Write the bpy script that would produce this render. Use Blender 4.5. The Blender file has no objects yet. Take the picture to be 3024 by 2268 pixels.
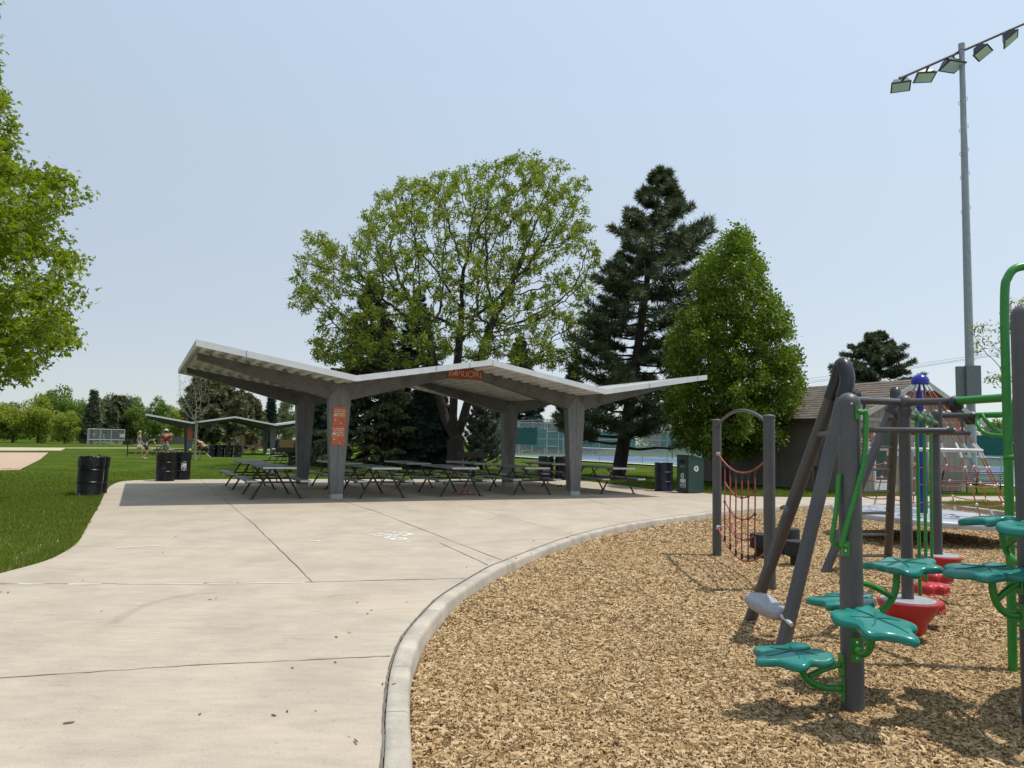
import bpy, bmesh, math, random
import numpy as np
from mathutils import Vector, Matrix
from mathutils.geometry import tessellate_polygon
random.seed(7); RNG = np.random.default_rng(7)
S = bpy.context.scene
COL = S.collection
rad = math.radians

# ------------------------------------------------------------------ camera
F, CX, CY, EYE = 2270.0, 1512.0, 1134.0, 1.45
PITCH, ROLL = 0.0748, 0.0193
_fw = np.array([0, math.cos(PITCH), math.sin(PITCH)]); _up = np.array([0, -math.sin(PITCH), math.cos(PITCH)]); _rt = np.array([1.0, 0, 0])
_r2 = math.cos(ROLL)*_rt + math.sin(ROLL)*_up
_u2 = -math.sin(ROLL)*_rt + math.cos(ROLL)*_up
def ray(px, py):
    return _r2*((px-CX)/F) + _u2*((CY-py)/F) + _fw
def G(px, py, z=0.0):
    "point on the level z seen at photograph pixel px,py"
    d = ray(px, py); t = (z-EYE)/d[2]
    return Vector((d[0]*t, d[1]*t, z))
def AT(px, py, Y):
    "point at distance Y in front of the camera"
    d = ray(px, py); t = Y/d[1]
    return Vector((d[0]*t, Y, EYE+d[2]*t))
def gz(y):
    "lawn height: falls gently away beyond the pavilion"
    return -0.02 - 0.0022*min(max(y-34, 0), 110)
def GL(px, Y):
    p = AT(px, 1300, Y); return Vector((p.x, Y, gz(Y)))
cam_d = bpy.data.cameras.new('camera'); cam = bpy.data.objects.new('camera', cam_d); COL.objects.link(cam)
cam_d.sensor_width = 36; cam_d.lens = F/3024*36; cam_d.clip_end = 3000; cam_d.clip_start = 0.05
M3 = np.array([_r2, _u2, -_fw]).T
cam.matrix_world = Matrix.Translation((0, 0, EYE)) @ Matrix(M3.tolist()).to_4x4()
S.camera = cam

# ------------------------------------------------------------------ light
SUN_AZ, SUN_EL = rad(86.0), rad(68.5)       # azimuth from +Y towards +X
w = bpy.data.worlds.new('World'); S.world = w; w.use_nodes = True
nt = w.node_tree; nt.nodes.clear()
sky = nt.nodes.new('ShaderNodeTexSky'); sky.sky_type = 'NISHITA'; sky.sun_disc = False
sky.sun_elevation = SUN_EL; sky.sun_rotation = SUN_AZ
sky.altitude = 1600; sky.air_density = 1.0; sky.dust_density = 1.5; sky.ozone_density = 1.0
# a bright summer haze veils the clear sky and glows towards the sun
def _n(k): return nt.nodes.new(k)
tcw = _n('ShaderNodeTexCoord'); dt = _n('ShaderNodeVectorMath'); dt.operation = 'DOT_PRODUCT'
dt.inputs[1].default_value = (math.sin(SUN_AZ)*math.cos(SUN_EL), math.cos(SUN_AZ)*math.cos(SUN_EL), math.sin(SUN_EL))
nt.links.new(tcw.outputs['Generated'], dt.inputs[0])
mr = _n('ShaderNodeMapRange'); mr.inputs[1].default_value = -.3; mr.inputs[2].default_value = 1.0; mr.inputs[3].default_value = 3.6; mr.inputs[4].default_value = 7.2
nt.links.new(dt.outputs['Value'], mr.inputs[0])
sz = _n('ShaderNodeSeparateXYZ'); nt.links.new(tcw.outputs['Generated'], sz.inputs[0])
mz = _n('ShaderNodeMapRange'); mz.inputs[1].default_value = .0; mz.inputs[2].default_value = .45; nt.links.new(sz.outputs[2], mz.inputs[0])
mc = _n('ShaderNodeMix'); mc.data_type = 'RGBA'; mc.inputs[6].default_value = (1.0, 1.04, 1.05, 1); mc.inputs[7].default_value = (.835, 1.0, 1.165, 1); nt.links.new(mz.outputs[0], mc.inputs[0])
hz = _n('ShaderNodeVectorMath'); hz.operation = 'SCALE'; nt.links.new(mc.outputs[2], hz.inputs[0]); nt.links.new(mr.outputs[0], hz.inputs['Scale'])
sk = _n('ShaderNodeVectorMath'); sk.operation = 'SCALE'; sk.inputs['Scale'].default_value = .40; nt.links.new(sky.outputs[0], sk.inputs[0])
ad = _n('ShaderNodeVectorMath'); ad.operation = 'ADD'; nt.links.new(hz.outputs[0], ad.inputs[0]); nt.links.new(sk.outputs[0], ad.inputs[1])
bg = nt.nodes.new('ShaderNodeBackground'); bg.inputs[1].default_value = 0.105
wo = nt.nodes.new('ShaderNodeOutputWorld')
nt.links.new(ad.outputs[0], bg.inputs[0]); nt.links.new(bg.outputs[0], wo.inputs[0])
sd = bpy.data.lights.new('sun', 'SUN'); sd.energy = 3.6; sd.angle = rad(0.6); sd.color = (1, .95, .87)
so = bpy.data.objects.new('sun', sd); COL.objects.link(so)
sdir = Vector((math.sin(SUN_AZ)*math.cos(SUN_EL), math.cos(SUN_AZ)*math.cos(SUN_EL), math.sin(SUN_EL)))
so.rotation_euler = sdir.to_track_quat('Z', 'Y').to_euler(); so.location = (20, 0, 40)
S.view_settings.view_transform = 'Standard'; S.view_settings.look = 'None'
S.view_settings.exposure = 0.0; S.view_settings.gamma = 1
S.cycles.max_bounces = 6; S.cycles.transparent_max_bounces = 8
S.cycles.diffuse_bounces = 3; S.cycles.glossy_bounces = 2; S.cycles.transmission_bounces = 3
S.cycles.use_denoising = True
S.cycles.sample_clamp_indirect = 6

# ------------------------------------------------------------------ materials
MATS = {}
def mat(name, c1, c2=None, rough=0.6, scale=6.0, detail=4.0, bump=0.0, bscale=None, metal=0.0, stretch=(1, 1, 1), spec=0.5, c3=None, s3=0.6, mix_lo=0.35, mix_hi=0.65, coat=0.0, bdist=0.02):
    "principled surface, two real colours mixed by noise, optional big stains c3 and bump"
    if name in MATS: return MATS[name]
    m = bpy.data.materials.new(name); m.use_nodes = True; MATS[name] = m
    t = m.node_tree; L = t.links.new; b = t.nodes['Principled BSDF']
    b.inputs['Roughness'].default_value = rough; b.inputs['Metallic'].default_value = metal
    b.inputs['Specular IOR Level'].default_value = spec
    if coat: b.inputs['Coat Weight'].default_value = coat; b.inputs['Coat Roughness'].default_value = .12
    b.inputs['Base Color'].default_value = (*c1, 1)
    tc = t.nodes.new('ShaderNodeTexCoord'); mp = t.nodes.new('ShaderNodeMapping'); mp.inputs['Scale'].default_value = stretch
    L(tc.outputs['Object'], mp.inputs[0])
    if c2 is not None:
        n = t.nodes.new('ShaderNodeTexNoise'); n.inputs['Scale'].default_value = scale; n.inputs['Detail'].default_value = detail
        L(mp.outputs[0], n.inputs['Vector'])
        r = t.nodes.new('ShaderNodeMapRange'); r.inputs[1].default_value = mix_lo; r.inputs[2].default_value = mix_hi
        L(n.outputs[0], r.inputs[0])
        mx = t.nodes.new('ShaderNodeMix'); mx.data_type = 'RGBA'; mx.inputs[6].default_value = (*c1, 1); mx.inputs[7].default_value = (*c2, 1)
        L(r.outputs[0], mx.inputs[0]); out = mx.outputs[2]
        if c3 is not None:
            n3 = t.nodes.new('ShaderNodeTexNoise'); n3.inputs['Scale'].default_value = s3; n3.inputs['Detail'].default_value = 5
            L(mp.outputs[0], n3.inputs['Vector'])
            r3 = t.nodes.new('ShaderNodeMapRange'); r3.inputs[1].default_value = .5; r3.inputs[2].default_value = .72
            L(n3.outputs[0], r3.inputs[0])
            m3 = t.nodes.new('ShaderNodeMix'); m3.data_type = 'RGBA'; m3.inputs[7].default_value = (*c3, 1)
            L(r3.outputs[0], m3.inputs[0]); L(out, m3.inputs[6]); out = m3.outputs[2]
        L(out, b.inputs['Base Color'])
    if bump:
        nb = t.nodes.new('ShaderNodeTexNoise'); nb.inputs['Scale'].default_value = bscale or scale*4; nb.inputs['Detail'].default_value = 5
        L(mp.outputs[0], nb.inputs['Vector'])
        bp = t.nodes.new('ShaderNodeBump'); bp.inputs['Strength'].default_value = bump; bp.inputs['Distance'].default_value = bdist
        L(nb.outputs[0], bp.inputs['Height']); L(bp.outputs[0], b.inputs['Normal'])
    return m
def leafmat(name, cols, rough=0.55, trans=0.35, spec=.3):
    "leaves: each leaf or chip takes its own tint of the given colours, light passes through a little"
    if name in MATS: return MATS[name]
    m = bpy.data.materials.new(name); m.use_nodes = True; MATS[name] = m
    t = m.node_tree; L = t.links.new; b = t.nodes['Principled BSDF']
    g = t.nodes.new('ShaderNodeNewGeometry'); r = t.nodes.new('ShaderNodeValToRGB')
    e = r.color_ramp.elements
    while len(e) < len(cols): e.new(0.5)
    for i, c in enumerate(cols): e[i].position = i/(len(cols)-1); e[i].color = (*c, 1)
    L(g.outputs['Random Per Island'], r.inputs[0]); L(r.outputs[0], b.inputs['Base Color'])
    b.inputs['Roughness'].default_value = rough; b.inputs['Specular IOR Level'].default_value = spec
    if trans:
        tr = t.nodes.new('ShaderNodeBsdfTranslucent'); mx = t.nodes.new('ShaderNodeMixShader'); mx.inputs[0].default_value = trans
        hs = t.nodes.new('ShaderNodeHueSaturation'); hs.inputs['Value'].default_value = 1.5; hs.inputs['Saturation'].default_value = 1.15
        L(r.outputs[0], hs.inputs['Color']); L(hs.outputs[0], tr.inputs[0])
        L(b.outputs[0], mx.inputs[1]); L(tr.outputs[0], mx.inputs[2]); L(mx.outputs[0], t.nodes['Material Output'].inputs[0])
    return m

# ------------------------------------------------------------------ mesh helpers
def frame(d):
    d = Vector(d).normalized(); a = Vector((0, 0, 1)) if abs(d.z) < .9 else Vector((1, 0, 0))
    x = d.cross(a).normalized(); y = d.cross(x).normalized(); return x, y
class MB:
    def __init__(s): s.v = []; s.f = []
    def add(s, vs, fs):
        o = len(s.v); s.v.extend([tuple(v) for v in vs]); s.f.extend([tuple(i+o for i in q) for q in fs]); return s
    def box(s, c, size, rot=None):
        hx, hy, hz = size[0]/2, size[1]/2, size[2]/2; c = Vector(c)
        vs = [Vector((x, y, z)) for x in (-hx, hx) for y in (-hy, hy) for z in (-hz, hz)]
        if rot is not None: vs = [rot @ v for v in vs]
        return s.add([c+v for v in vs], [(0, 1, 3, 2), (4, 6, 7, 5), (0, 4, 5, 1), (2, 3, 7, 6), (0, 2, 6, 4), (1, 5, 7, 3)])
    def tube(s, pts, r, n=12, caps=True, flat=1.0):
        pts = [Vector(p) for p in pts]; k = len(pts); rs = r if isinstance(r, (list, tuple)) else [r]*k
        vs = []; px = None
        for i, p in enumerate(pts):
            d = (pts[min(i+1, k-1)]-pts[max(i-1, 0)]).normalized()
            if px is None: x, y = frame(d)
            else:
                x = (px - d*px.dot(d)).normalized(); y = d.cross(x)
            px = x
            for j in range(n):
                a = 2*math.pi*j/n; vs.append(p + x*math.cos(a)*rs[i] + y*math.sin(a)*rs[i]*flat)
        fs = [(i*n+j, i*n+(j+1) % n, (i+1)*n+(j+1) % n, (i+1)*n+j) for i in range(k-1) for j in range(n)]
        if caps: fs += [tuple(range(n-1, -1, -1)), tuple((k-1)*n+j for j in range(n))]
        return s.add(vs, fs)
    def lathe(s, prof, c=(0, 0, 0), n=24, axis=None, cap=True):
        "prof: list of (radius, height) from bottom to top"
        c = Vector(c); ax = Vector(axis or (0, 0, 1)).normalized(); x, y = frame(ax); vs = []
        for r, h in prof:
            for j in range(n):
                a = 2*math.pi*j/n; vs.append(c + ax*h + (x*math.cos(a)+y*math.sin(a))*max(r, 1e-4))
        k = len(prof); fs = [(i*n+j, (i+1)*n+j, (i+1)*n+(j+1) % n, i*n+(j+1) % n) for i in range(k-1) for j in range(n)]
        # frame(): x cross y = -axis, so flip
        fs = [tuple(q) for q in fs]
        if cap: fs += [tuple(range(n)), tuple((k-1)*n+j for j in range(n-1, -1, -1))]
        return s.add(vs, fs)
    def prism(s, poly, z0, z1, tf=None):
        "extrude a 2-D polygon between z0 and z1, tf maps (x,y,z)"
        n = len(poly); tf = tf or (lambda v: v)
        vs = [tf(Vector((x, y, z))) for z in (z0, z1) for x, y in poly]
        fs = [tuple(range(n-1, -1, -1)), tuple(range(n, 2*n))] + [(i, (i+1) % n, n+(i+1) % n, n+i) for i in range(n)]
        return s.add(vs, fs)
    def ball(s, c, r, n=12, m=8, sc=(1, 1, 1)):
        prof = [(math.sin(math.pi*i/m)*r, -math.cos(math.pi*i/m)*r) for i in range(m+1)]
        b = MB().lathe(prof, (0, 0, 0), n, cap=False); c = Vector(c)
        return s.add([c+Vector((v[0]*sc[0], v[1]*sc[1], v[2]*sc[2])) for v in b.v], b.f)
    def quad(s, a, b, c, d): return s.add([a, b, c, d], [(0, 1, 2, 3)])
    def build(s, name, m, parent=None, bevel=0.0, smooth=True, world=True, angle=35):
        me = bpy.data.meshes.new(name); off = Vector((0, 0, 0))
        if parent is not None and world: 
            p = parent
            while p is not None: off += p.location; p = p.parent
        me.from_pydata([(v[0]-off.x, v[1]-off.y, v[2]-off.z) for v in s.v], [], s.f)
        bm = bmesh.new(); bm.from_mesh(me); bmesh.ops.recalc_face_normals(bm, faces=bm.faces)
        if bevel:
            es = [e for e in bm.edges if len(e.link_faces) == 2 and e.calc_face_angle(0) > rad(30)]
            bmesh.ops.bevel(bm, geom=es, offset=bevel, segments=2, affect='EDGES', profile=.5, clamp_overlap=True)
        bm.to_mesh(me); bm.free()
        return link(name, me, m, parent, smooth, angle)
def link(name, me, m, parent=None, smooth=True, angle=35):
    if smooth and len(me.polygons):
        me.polygons.foreach_set('use_smooth', [True]*len(me.polygons))
        me.set_sharp_from_angle(angle=rad(angle))
    if m is not None: me.materials.append(m)
    o = bpy.data.objects.new(name, me); COL.objects.link(o)
    if parent is not None: o.parent = parent
    return o
def npmesh(name, V, FC, m, parent=None, smooth=False, off=None):
    "fast mesh from numpy: FC (n,k)"
    me = bpy.data.meshes.new(name); V = np.asarray(V, dtype=np.float32); FC = np.asarray(FC, dtype=np.int32)
    if parent is not None and off is None: off = np.array(parent.location)
    if off is not None: V = V - np.asarray(off, dtype=np.float32)
    k = FC.shape[1]; n = len(FC)
    me.vertices.add(len(V)); me.vertices.foreach_set('co', V.ravel())
    me.loops.add(n*k); me.loops.foreach_set('vertex_index', FC.ravel())
    me.polygons.add(n); me.polygons.foreach_set('loop_start', np.arange(0, n*k, k, dtype=np.int32))
    me.update(calc_edges=True); me.validate()
    if smooth: me.polygons.foreach_set('use_smooth', [True]*n)
    me.materials.append(m)
    o = bpy.data.objects.new(name, me); COL.objects.link(o)
    if parent is not None: o.parent = parent
    return o
def tag(o, label=None, cat=None, group=None, kind=None):
    if label: o['label'] = label
    if cat: o['category'] = cat
    if group: o['group'] = group
    if kind: o['kind'] = kind
    return o
def thing(name, label, cat, loc=(0, 0, 0), rotz=0.0, group=None):
    o = bpy.data.objects.new(name, None); COL.objects.link(o); o.empty_display_size = .2
    o.location = loc; o.rotation_euler = (0, 0, rotz); return tag(o, label, cat, group)
KIDS = {}
def kids(o): return [c for c in COL.objects if c.parent is o]
def dup(root, loc, rotz, label, group=None, scale=None):
    r = root.copy(); COL.objects.link(r); r.location = loc; r.rotation_euler = (0, 0, rotz)
    if scale is not None: r.scale = scale
    r['label'] = label
    if group: r['group'] = group
    for ch in kids(root):
        c = ch.copy(); COL.objects.link(c); c.parent = r
        for g in kids(ch):
            d = g.copy(); COL.objects.link(d); d.parent = c
    return r
def struct(o, kind='structure'): o['kind'] = kind; return o
def text_geo(body, size, tf, extrude=.0015, align='CENTER', bold=0.0, sx=1.0):
    "lettering as mesh data, tf maps Vector(x,y,z) into the world; returns MB"
    c = bpy.data.curves.new('lettering', 'FONT'); c.body = body; c.size = size; c.align_x = align; c.extrude = extrude; c.offset = bold; c.resolution_u = 3
    o = bpy.data.objects.new('lettering', c); COL.objects.link(o)
    dg = bpy.context.evaluated_depsgraph_get(); me = bpy.data.meshes.new_from_object(o.evaluated_get(dg))
    mb = MB(); mb.add([tf(Vector((v.co.x*sx, v.co.y, v.co.z))) for v in me.vertices], [tuple(p.vertices) for p in me.polygons])
    bpy.data.objects.remove(o); bpy.data.curves.remove(c); bpy.data.meshes.remove(me); return mb
def spline(pts, n=8, closed=False):
    pts = [Vector(p) for p in pts]; out = []; k = len(pts)
    for i in range(k if closed else k-1):
        if closed: p0, p1, p2, p3 = pts[i-1], pts[i], pts[(i+1) % k], pts[(i+2) % k]
        else: p0, p1, p2, p3 = pts[max(i-1, 0)], pts[i], pts[i+1], pts[min(i+2, k-1)]
        for j in range(n):
            t = j/n; out.append(.5*((2*p1)+(p2-p0)*t+(2*p0-5*p1+4*p2-p3)*t*t+(3*p1-p0-3*p2+p3)*t**3))
    if not closed: out.append(pts[-1])
    return out
def inpoly(x, y, poly):
    x = np.asarray(x); y = np.asarray(y); r = np.zeros(x.shape, bool); n = len(poly); j = n-1
    for i in range(n):
        xi, yi = poly[i]; xj, yj = poly[j]
        c = ((yi > y) != (yj > y)) & (x < (xj-xi)*(y-yi)/((yj-yi) if abs(yj-yi) > 1e-9 else 1e-9)+xi)
        r ^= c; j = i
    return r
def unit(a): return a/np.maximum(np.linalg.norm(a, axis=-1, keepdims=True), 1e-9)
def rvec(n): return unit(RNG.normal(size=(n, 3)))
def leaves(C, Dn, N, Ln, W):
    "rhombic leaves: base C, direction Dn, face normal about N"
    n = len(C); Ln = np.broadcast_to(np.asarray(Ln, float), (n,))[:, None]; W = np.broadcast_to(np.asarray(W, float), (n,))[:, None]
    sd = unit(np.cross(Dn, N)); up = np.cross(sd, Dn)
    V = np.stack([C, C+Dn*Ln*.45+sd*W*.5+up*Ln*.06, C+Dn*Ln, C+Dn*Ln*.45-sd*W*.5+up*Ln*.06], 1).reshape(-1, 3)
    return V, np.arange(4*n).reshape(n, 4)
def frusta(P0, P1, R0, R1, n=5):
    P0 = np.asarray(P0, float); P1 = np.asarray(P1, float); k = len(P0); d = unit(P1-P0)
    a = np.where(np.abs(d[:, 2:3]) < .9, np.array([[0, 0, 1.]]), np.array([[1., 0, 0]])); x = unit(np.cross(d, a)); y = np.cross(x, d)
    an = np.arange(n)*2*math.pi/n; ring = x[:, None]*np.cos(an)[None, :, None]+y[:, None]*np.sin(an)[None, :, None]
    V = np.concatenate([P0[:, None]+ring*np.asarray(R0)[:, None, None], P1[:, None]+ring*np.asarray(R1)[:, None, None]], 1)
    j = np.arange(n); f = np.stack([j, n+j, n+(j+1) % n, (j+1) % n], 1)
    return V.reshape(-1, 3), (f[None]+(np.arange(k)*2*n)[:, None, None]).reshape(-1, 4)
def pieces(items, name, m, parent, **kw):
    "several alike parts: one mesh object each"
    for f in items:
        mb = MB(); f(mb); mb.build(name, m, parent, **kw)
def join(parts):
    V = []; Fc = []; o = 0
    for v, f in parts: V.append(v); Fc.append(f+o); o += len(v)
    return np.concatenate(V), np.concatenate(Fc)
# ------------------------------------------------------------------ palette
def c(h):  # sRGB hex -> linear
    v = [int(h[i:i+2], 16)/255 for i in (0, 2, 4)]
    return tuple(x/12.92 if x <= .04045 else ((x+.055)/1.055)**2.4 for x in v)
M_CONC = mat('concrete_paving', (.462, .390, .300), (.388, .330, .258), rough=.85, scale=2.2, detail=12, bump=.15, bscale=60, c3=(.47, .385, .29), s3=.45, mix_lo=.25, mix_hi=.75, stretch=(1, 2.2, 1), bdist=.004)
M_KERB = mat('concrete_kerb', (.50, .44, .355), (.37, .33, .27), rough=.9, scale=3, detail=9, bump=.35, bscale=40, c3=(.33, .30, .25), s3=2.6, bdist=.006)
def _concrete(m):
    t = m.node_tree; L = t.links.new; b = t.nodes['Principled BSDF']; src = b.inputs['Base Color'].links[0].from_socket
    tc = t.nodes.new('ShaderNodeTexCoord'); cur = src
    for sc, det, st, lo, hi, dark in ((85, 3, (1, 1, 1), .30, .72, .88), (5, 8, (1, 3, 1), .36, .66, .955), (.9, 9, (1.6, 1, 1), .42, .64, .93), (26, 2, (1, 1, 1), .62, .75, .80)):
        mp = t.nodes.new('ShaderNodeMapping'); mp.inputs['Scale'].default_value = st; mp.inputs['Location'].default_value = (sc*3.1, sc*1.7, 0); L(tc.outputs['Object'], mp.inputs[0])
        n = t.nodes.new('ShaderNodeTexNoise'); n.inputs['Scale'].default_value = sc; n.inputs['Detail'].default_value = det; L(mp.outputs[0], n.inputs['Vector'])
        r = t.nodes.new('ShaderNodeMapRange'); r.inputs[1].default_value = lo; r.inputs[2].default_value = hi; r.inputs[3].default_value = 1.06 if dark > .82 else 1.0; r.inputs[4].default_value = dark; L(n.outputs[0], r.inputs[0])
        v = t.nodes.new('ShaderNodeVectorMath'); v.operation = 'SCALE'; L(cur, v.inputs[0]); L(r.outputs[0], v.inputs['Scale']); cur = v.outputs[0]
    L(cur, b.inputs['Base Color'])
_concrete(M_CONC); _concrete(M_KERB)
M_JOINT2 = mat('joint_dust', (.21, .18, .14), (.27, .235, .185), rough=.95, scale=9)
M_JOINT = mat('joint_dirt', (.12, .10, .078), (.19, .16, .125), rough=.95, scale=9)
M_CHALK = mat('white_chalk', (.86, .85, .80), (.72, .69, .62), rough=.95, scale=25)
M_LAWN = mat('lawn_turf', (.080, .122, .020), (.048, .082, .012), rough=1.0, scale=1.6, detail=10, bump=.9, bscale=35, c3=(.115, .145, .026), s3=.33, bdist=.05, spec=.0)
M_GRASS = leafmat('grass_blades', [(.075, .118, .012), (.12, .17, .02), (.16, .21, .034), (.25, .26, .09)], trans=.35, spec=.1, rough=.8)
M_SAND = mat('pink_sand', (.50, .35, .24), (.42, .29, .20), rough=.95, scale=2, bump=.4, bscale=15)
M_DIRT = mat('infield_dirt', (.50, .42, .29), (.43, .35, .24), rough=.95, scale=2)
M_SOIL = mat('chip_bed', (.22, .15, .09), (.10, .065, .04), rough=.95, scale=40, detail=6, bump=.8, bscale=60, c3=(.34, .25, .14), s3=1.2)
M_CHIPS = leafmat('wood_chips', [(0.123, 0.070, 0.033), (0.228, 0.136, 0.062), (0.342, 0.220, 0.105), (0.427, 0.295, 0.152), (0.513, 0.370, 0.203), (0.627, 0.484, 0.296)], trans=0, rough=.85, spec=.15)
M_GALV_SHADED = mat('galvanised_steel_shaded', (.105, .105, .10), (.14, .14, .135), rough=.55, scale=18, metal=.25, c3=(.075, .068, .055), s3=2.5, bump=.05)  # girder copy of the steel, roof shade painted in as a darker tone
M_GALV_LIT = mat('galvanised_steel_lit', (.14, .145, .145), (.185, .19, .19), rough=.55, scale=14, metal=.2, c3=(.115, .11, .10), s3=2.2, bump=.05, stretch=(1, 1, .35))  # column copy of the same steel, light bounced off the paving painted in
M_ROOFW = mat('white_roof_metal', (.72, .72, .70), (.62, .62, .60), rough=.5, scale=3, c3=(.5, .48, .42), s3=1.5)
M_FASC = mat('white_fascia', (.68, .69, .70), (.62, .63, .64), rough=.45, scale=5, c3=(.62, .62, .60), s3=2)
M_TABLE = mat('grey_table_plank', (.20, .21, .205), (.27, .28, .27), rough=.55, scale=6, stretch=(14, .8, 1), c3=(.13, .14, .135), s3=2)
M_ENDCAP = mat('pale_plank_end', (.62, .62, .58), (.5, .5, .47), rough=.6, scale=20)
M_TLEG = mat('rusty_brown_steel', (.035, .024, .021), (.075, .033, .022), rough=.6, scale=12, bump=.1)
M_BARREL = mat('black_barrel_paint', (.005, .005, .0055), (.010, .010, .011), rough=.36, scale=5, bump=.08, bscale=6, spec=.35)
M_BAG = mat('black_bin_liner', (.005, .005, .006), (.009, .009, .010), rough=.28, scale=9, bump=.7, bscale=14, bdist=.03)
M_BLUEB = mat('navy_barrel_paint', (.006, .010, .030), (.010, .014, .038), rough=.4, scale=5, bump=.08)
M_GREENBOX = mat('dark_green_cabinet', (.014, .045, .036), (.018, .055, .044), rough=.4, scale=4)
M_BLACK = mat('black_rubber', (.012, .012, .012), (.02, .02, .02), rough=.75, scale=30)
M_BLACKST = mat('black_grill_steel', (.015, .014, .013), (.04, .025, .018), rough=.6, scale=8)
M_WHITE = mat('white_sticker', (.75, .75, .73), (.68, .68, .66), rough=.5, scale=10)
M_BLUEST = mat('blue_sticker_print', (.03, .09, .30), (.04, .12, .35), rough=.5, scale=10)
M_NAVYST = mat('navy_sticker_print', (.02, .03, .09), rough=.5)
M_POST = mat('charcoal_powder_coat', (.066, .066, .070), (.080, .080, .084), rough=.42, scale=60, bump=.12, bscale=260, bdist=.002, c3=(.105, .10, .095), s3=3.5)
M_POSTB = mat('brown_grey_powder_coat', (.066, .060, .056), (.078, .072, .068), rough=.42, scale=60, bump=.12, bscale=260, bdist=.002)
M_GREEN = mat('leaf_green_powder_coat', (.022, .20, .025), (.028, .24, .032), rough=.35, scale=50, bump=.06, bscale=200, bdist=.002)
M_TEAL = mat('teal_moulded_plastic', (.006, .175, .14), (.010, .215, .175), rough=.27, scale=5, spec=.5, c3=(.05, .22, .18), s3=7, bump=.05, bscale=40)
M_VEIN = mat('teal_leaf_vein', (.004, .11, .095), rough=.35)
M_RED = mat('red_moulded_plastic', (.42, .018, .022), (.48, .024, .026), rough=.4, scale=5)
M_GREYP = mat('grey_moulded_plastic', (.30, .30, .32), (.36, .36, .38), rough=.5, scale=30, bump=.1)
M_CLAMP = mat('black_clamp', (.018, .018, .020), rough=.35)
M_ROPE = mat('red_climbing_rope', (.30, .058, .045), (.40, .10, .075), rough=.8, scale=120, bump=.3, bscale=300)
M_FERR = mat('aluminium_ferrule', (.62, .62, .62), (.5, .5, .5), rough=.4, scale=30, metal=.3)
M_BLUE = mat('blue_powder_coat', (.010, .020, .26), (.014, .026, .30), rough=.25, scale=20)
M_DISC = mat('silver_deck', (.48, .50, .53), (.40, .42, .46), rough=.45, scale=9, metal=.15, c3=(.30, .32, .35), s3=3)
M_WALL = mat('taupe_siding_shaded', (.165, .152, .125), (.19, .175, .145), rough=.8, scale=3)  # restroom siding in a darker tone, shade of the long wall painted in
M_SIDING = mat('beige_lit_siding', (.30, .27, .22), (.34, .31, .25), rough=.8, scale=3)  # gable copy of the restroom siding, sunlight painted in; house walls share it
M_SHING = mat('asphalt_shingles', (.17, .135, .10), (.10, .085, .07), rough=.9, scale=5, detail=6, stretch=(1, 1, 3), c3=(.21, .175, .13), s3=3, bump=.4)
M_DARKTRIM = mat('dark_brown_trim', (.035, .028, .022), rough=.7)
M_TRIM = mat('pale_trim', (.34, .33, .30), (.40, .39, .36), rough=.7)
M_DOOR = mat('dark_green_door', (.008, .055, .042), (.011, .065, .05), rough=.5, scale=4)
M_WFRAME = mat('white_frame', (.7, .71, .70), rough=.5)
M_REDS = mat('red_notice', (.42, .035, .045), (.38, .03, .04), rough=.5, scale=8)
M_ORANGE = mat('orange_notice', (.56, .13, .045), (.50, .11, .04), rough=.5, scale=9)
M_RUST = mat('red_brown_sign_board', (.27, .055, .02), (.20, .04, .016), rough=.6, scale=6)
M_LETTER = mat('pale_lettering', (.72, .48, .36), (.6, .40, .30), rough=.6, scale=20)
M_YEL = mat('yellow_label', (.50, .36, .05), rough=.6)
M_POLE = mat('galvanised_pole', (.36, .40, .41), (.27, .30, .31), rough=.6, scale=6, stretch=(3, 3, .7), metal=.2)
M_LAMPB = mat('dark_lamp_housing', (.030, .038, .045), (.045, .052, .058), rough=.45, scale=10)
M_ARM = mat('purple_grey_arm', (.10, .095, .12), rough=.5)
M_LENS = mat('pale_lamp_glass', (.82, .84, .76), (.74, .77, .70), rough=.12, scale=2)
M_BOXG = mat('grey_steel_box', (.135, .15, .155), (.16, .175, .18), rough=.5, scale=5)
M_COURTG = mat('green_court', (.115, .24, .17), (.13, .26, .185), rough=.8, scale=2)
M_COURTB = mat('blue_court', (.055, .10, .30), (.065, .11, .33), rough=.8, scale=2)
M_LINE = mat('white_court_line', (.75, .75, .75), rough=.8)
M_SCREEN = mat('green_windscreen', (.010, .095, .085), (.013, .11, .098), rough=.8, scale=2, bump=.3, bscale=3)
M_CHAINP = mat('fence_pipe', (.36, .40, .40), (.30, .33, .33), rough=.45, scale=8, metal=.4)
M_BARK = mat('grey_bark', (.058, .048, .040), (.030, .025, .021), rough=.95, scale=7, stretch=(3, 3, .5), bump=.9, bscale=12, bdist=.05)
M_PBARK = mat('dark_pine_bark', (.060, .045, .036), (.03, .023, .019), rough=.95, scale=6, stretch=(2, 2, .7), bump=.9, bscale=9, bdist=.05)
M_PALEBARK = mat('pale_bark', (.30, .27, .22), (.22, .19, .155), rough=.9, scale=9)
M_LOCUST = leafmat('locust_leaves', [(0.121, 0.168, 0.020), (0.182, 0.230, 0.033), (0.248, 0.291, 0.061), (0.149, 0.196, 0.031)], trans=.42)
M_MAPLE = leafmat('maple_leaves', [(0.109, 0.167, 0.014), (0.167, 0.224, 0.023), (0.218, 0.270, 0.039), (0.138, 0.196, 0.021)], trans=.45)
M_JUNIPER = leafmat('juniper_sprays', [(.13, .155, .10), (.21, .24, .165), (.30, .33, .24)], trans=.15)
M_OSPRUCE = leafmat('olive_spruce_needles', [(.11, .125, .055), (.18, .195, .095), (.25, .26, .14)], trans=.15)
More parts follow.
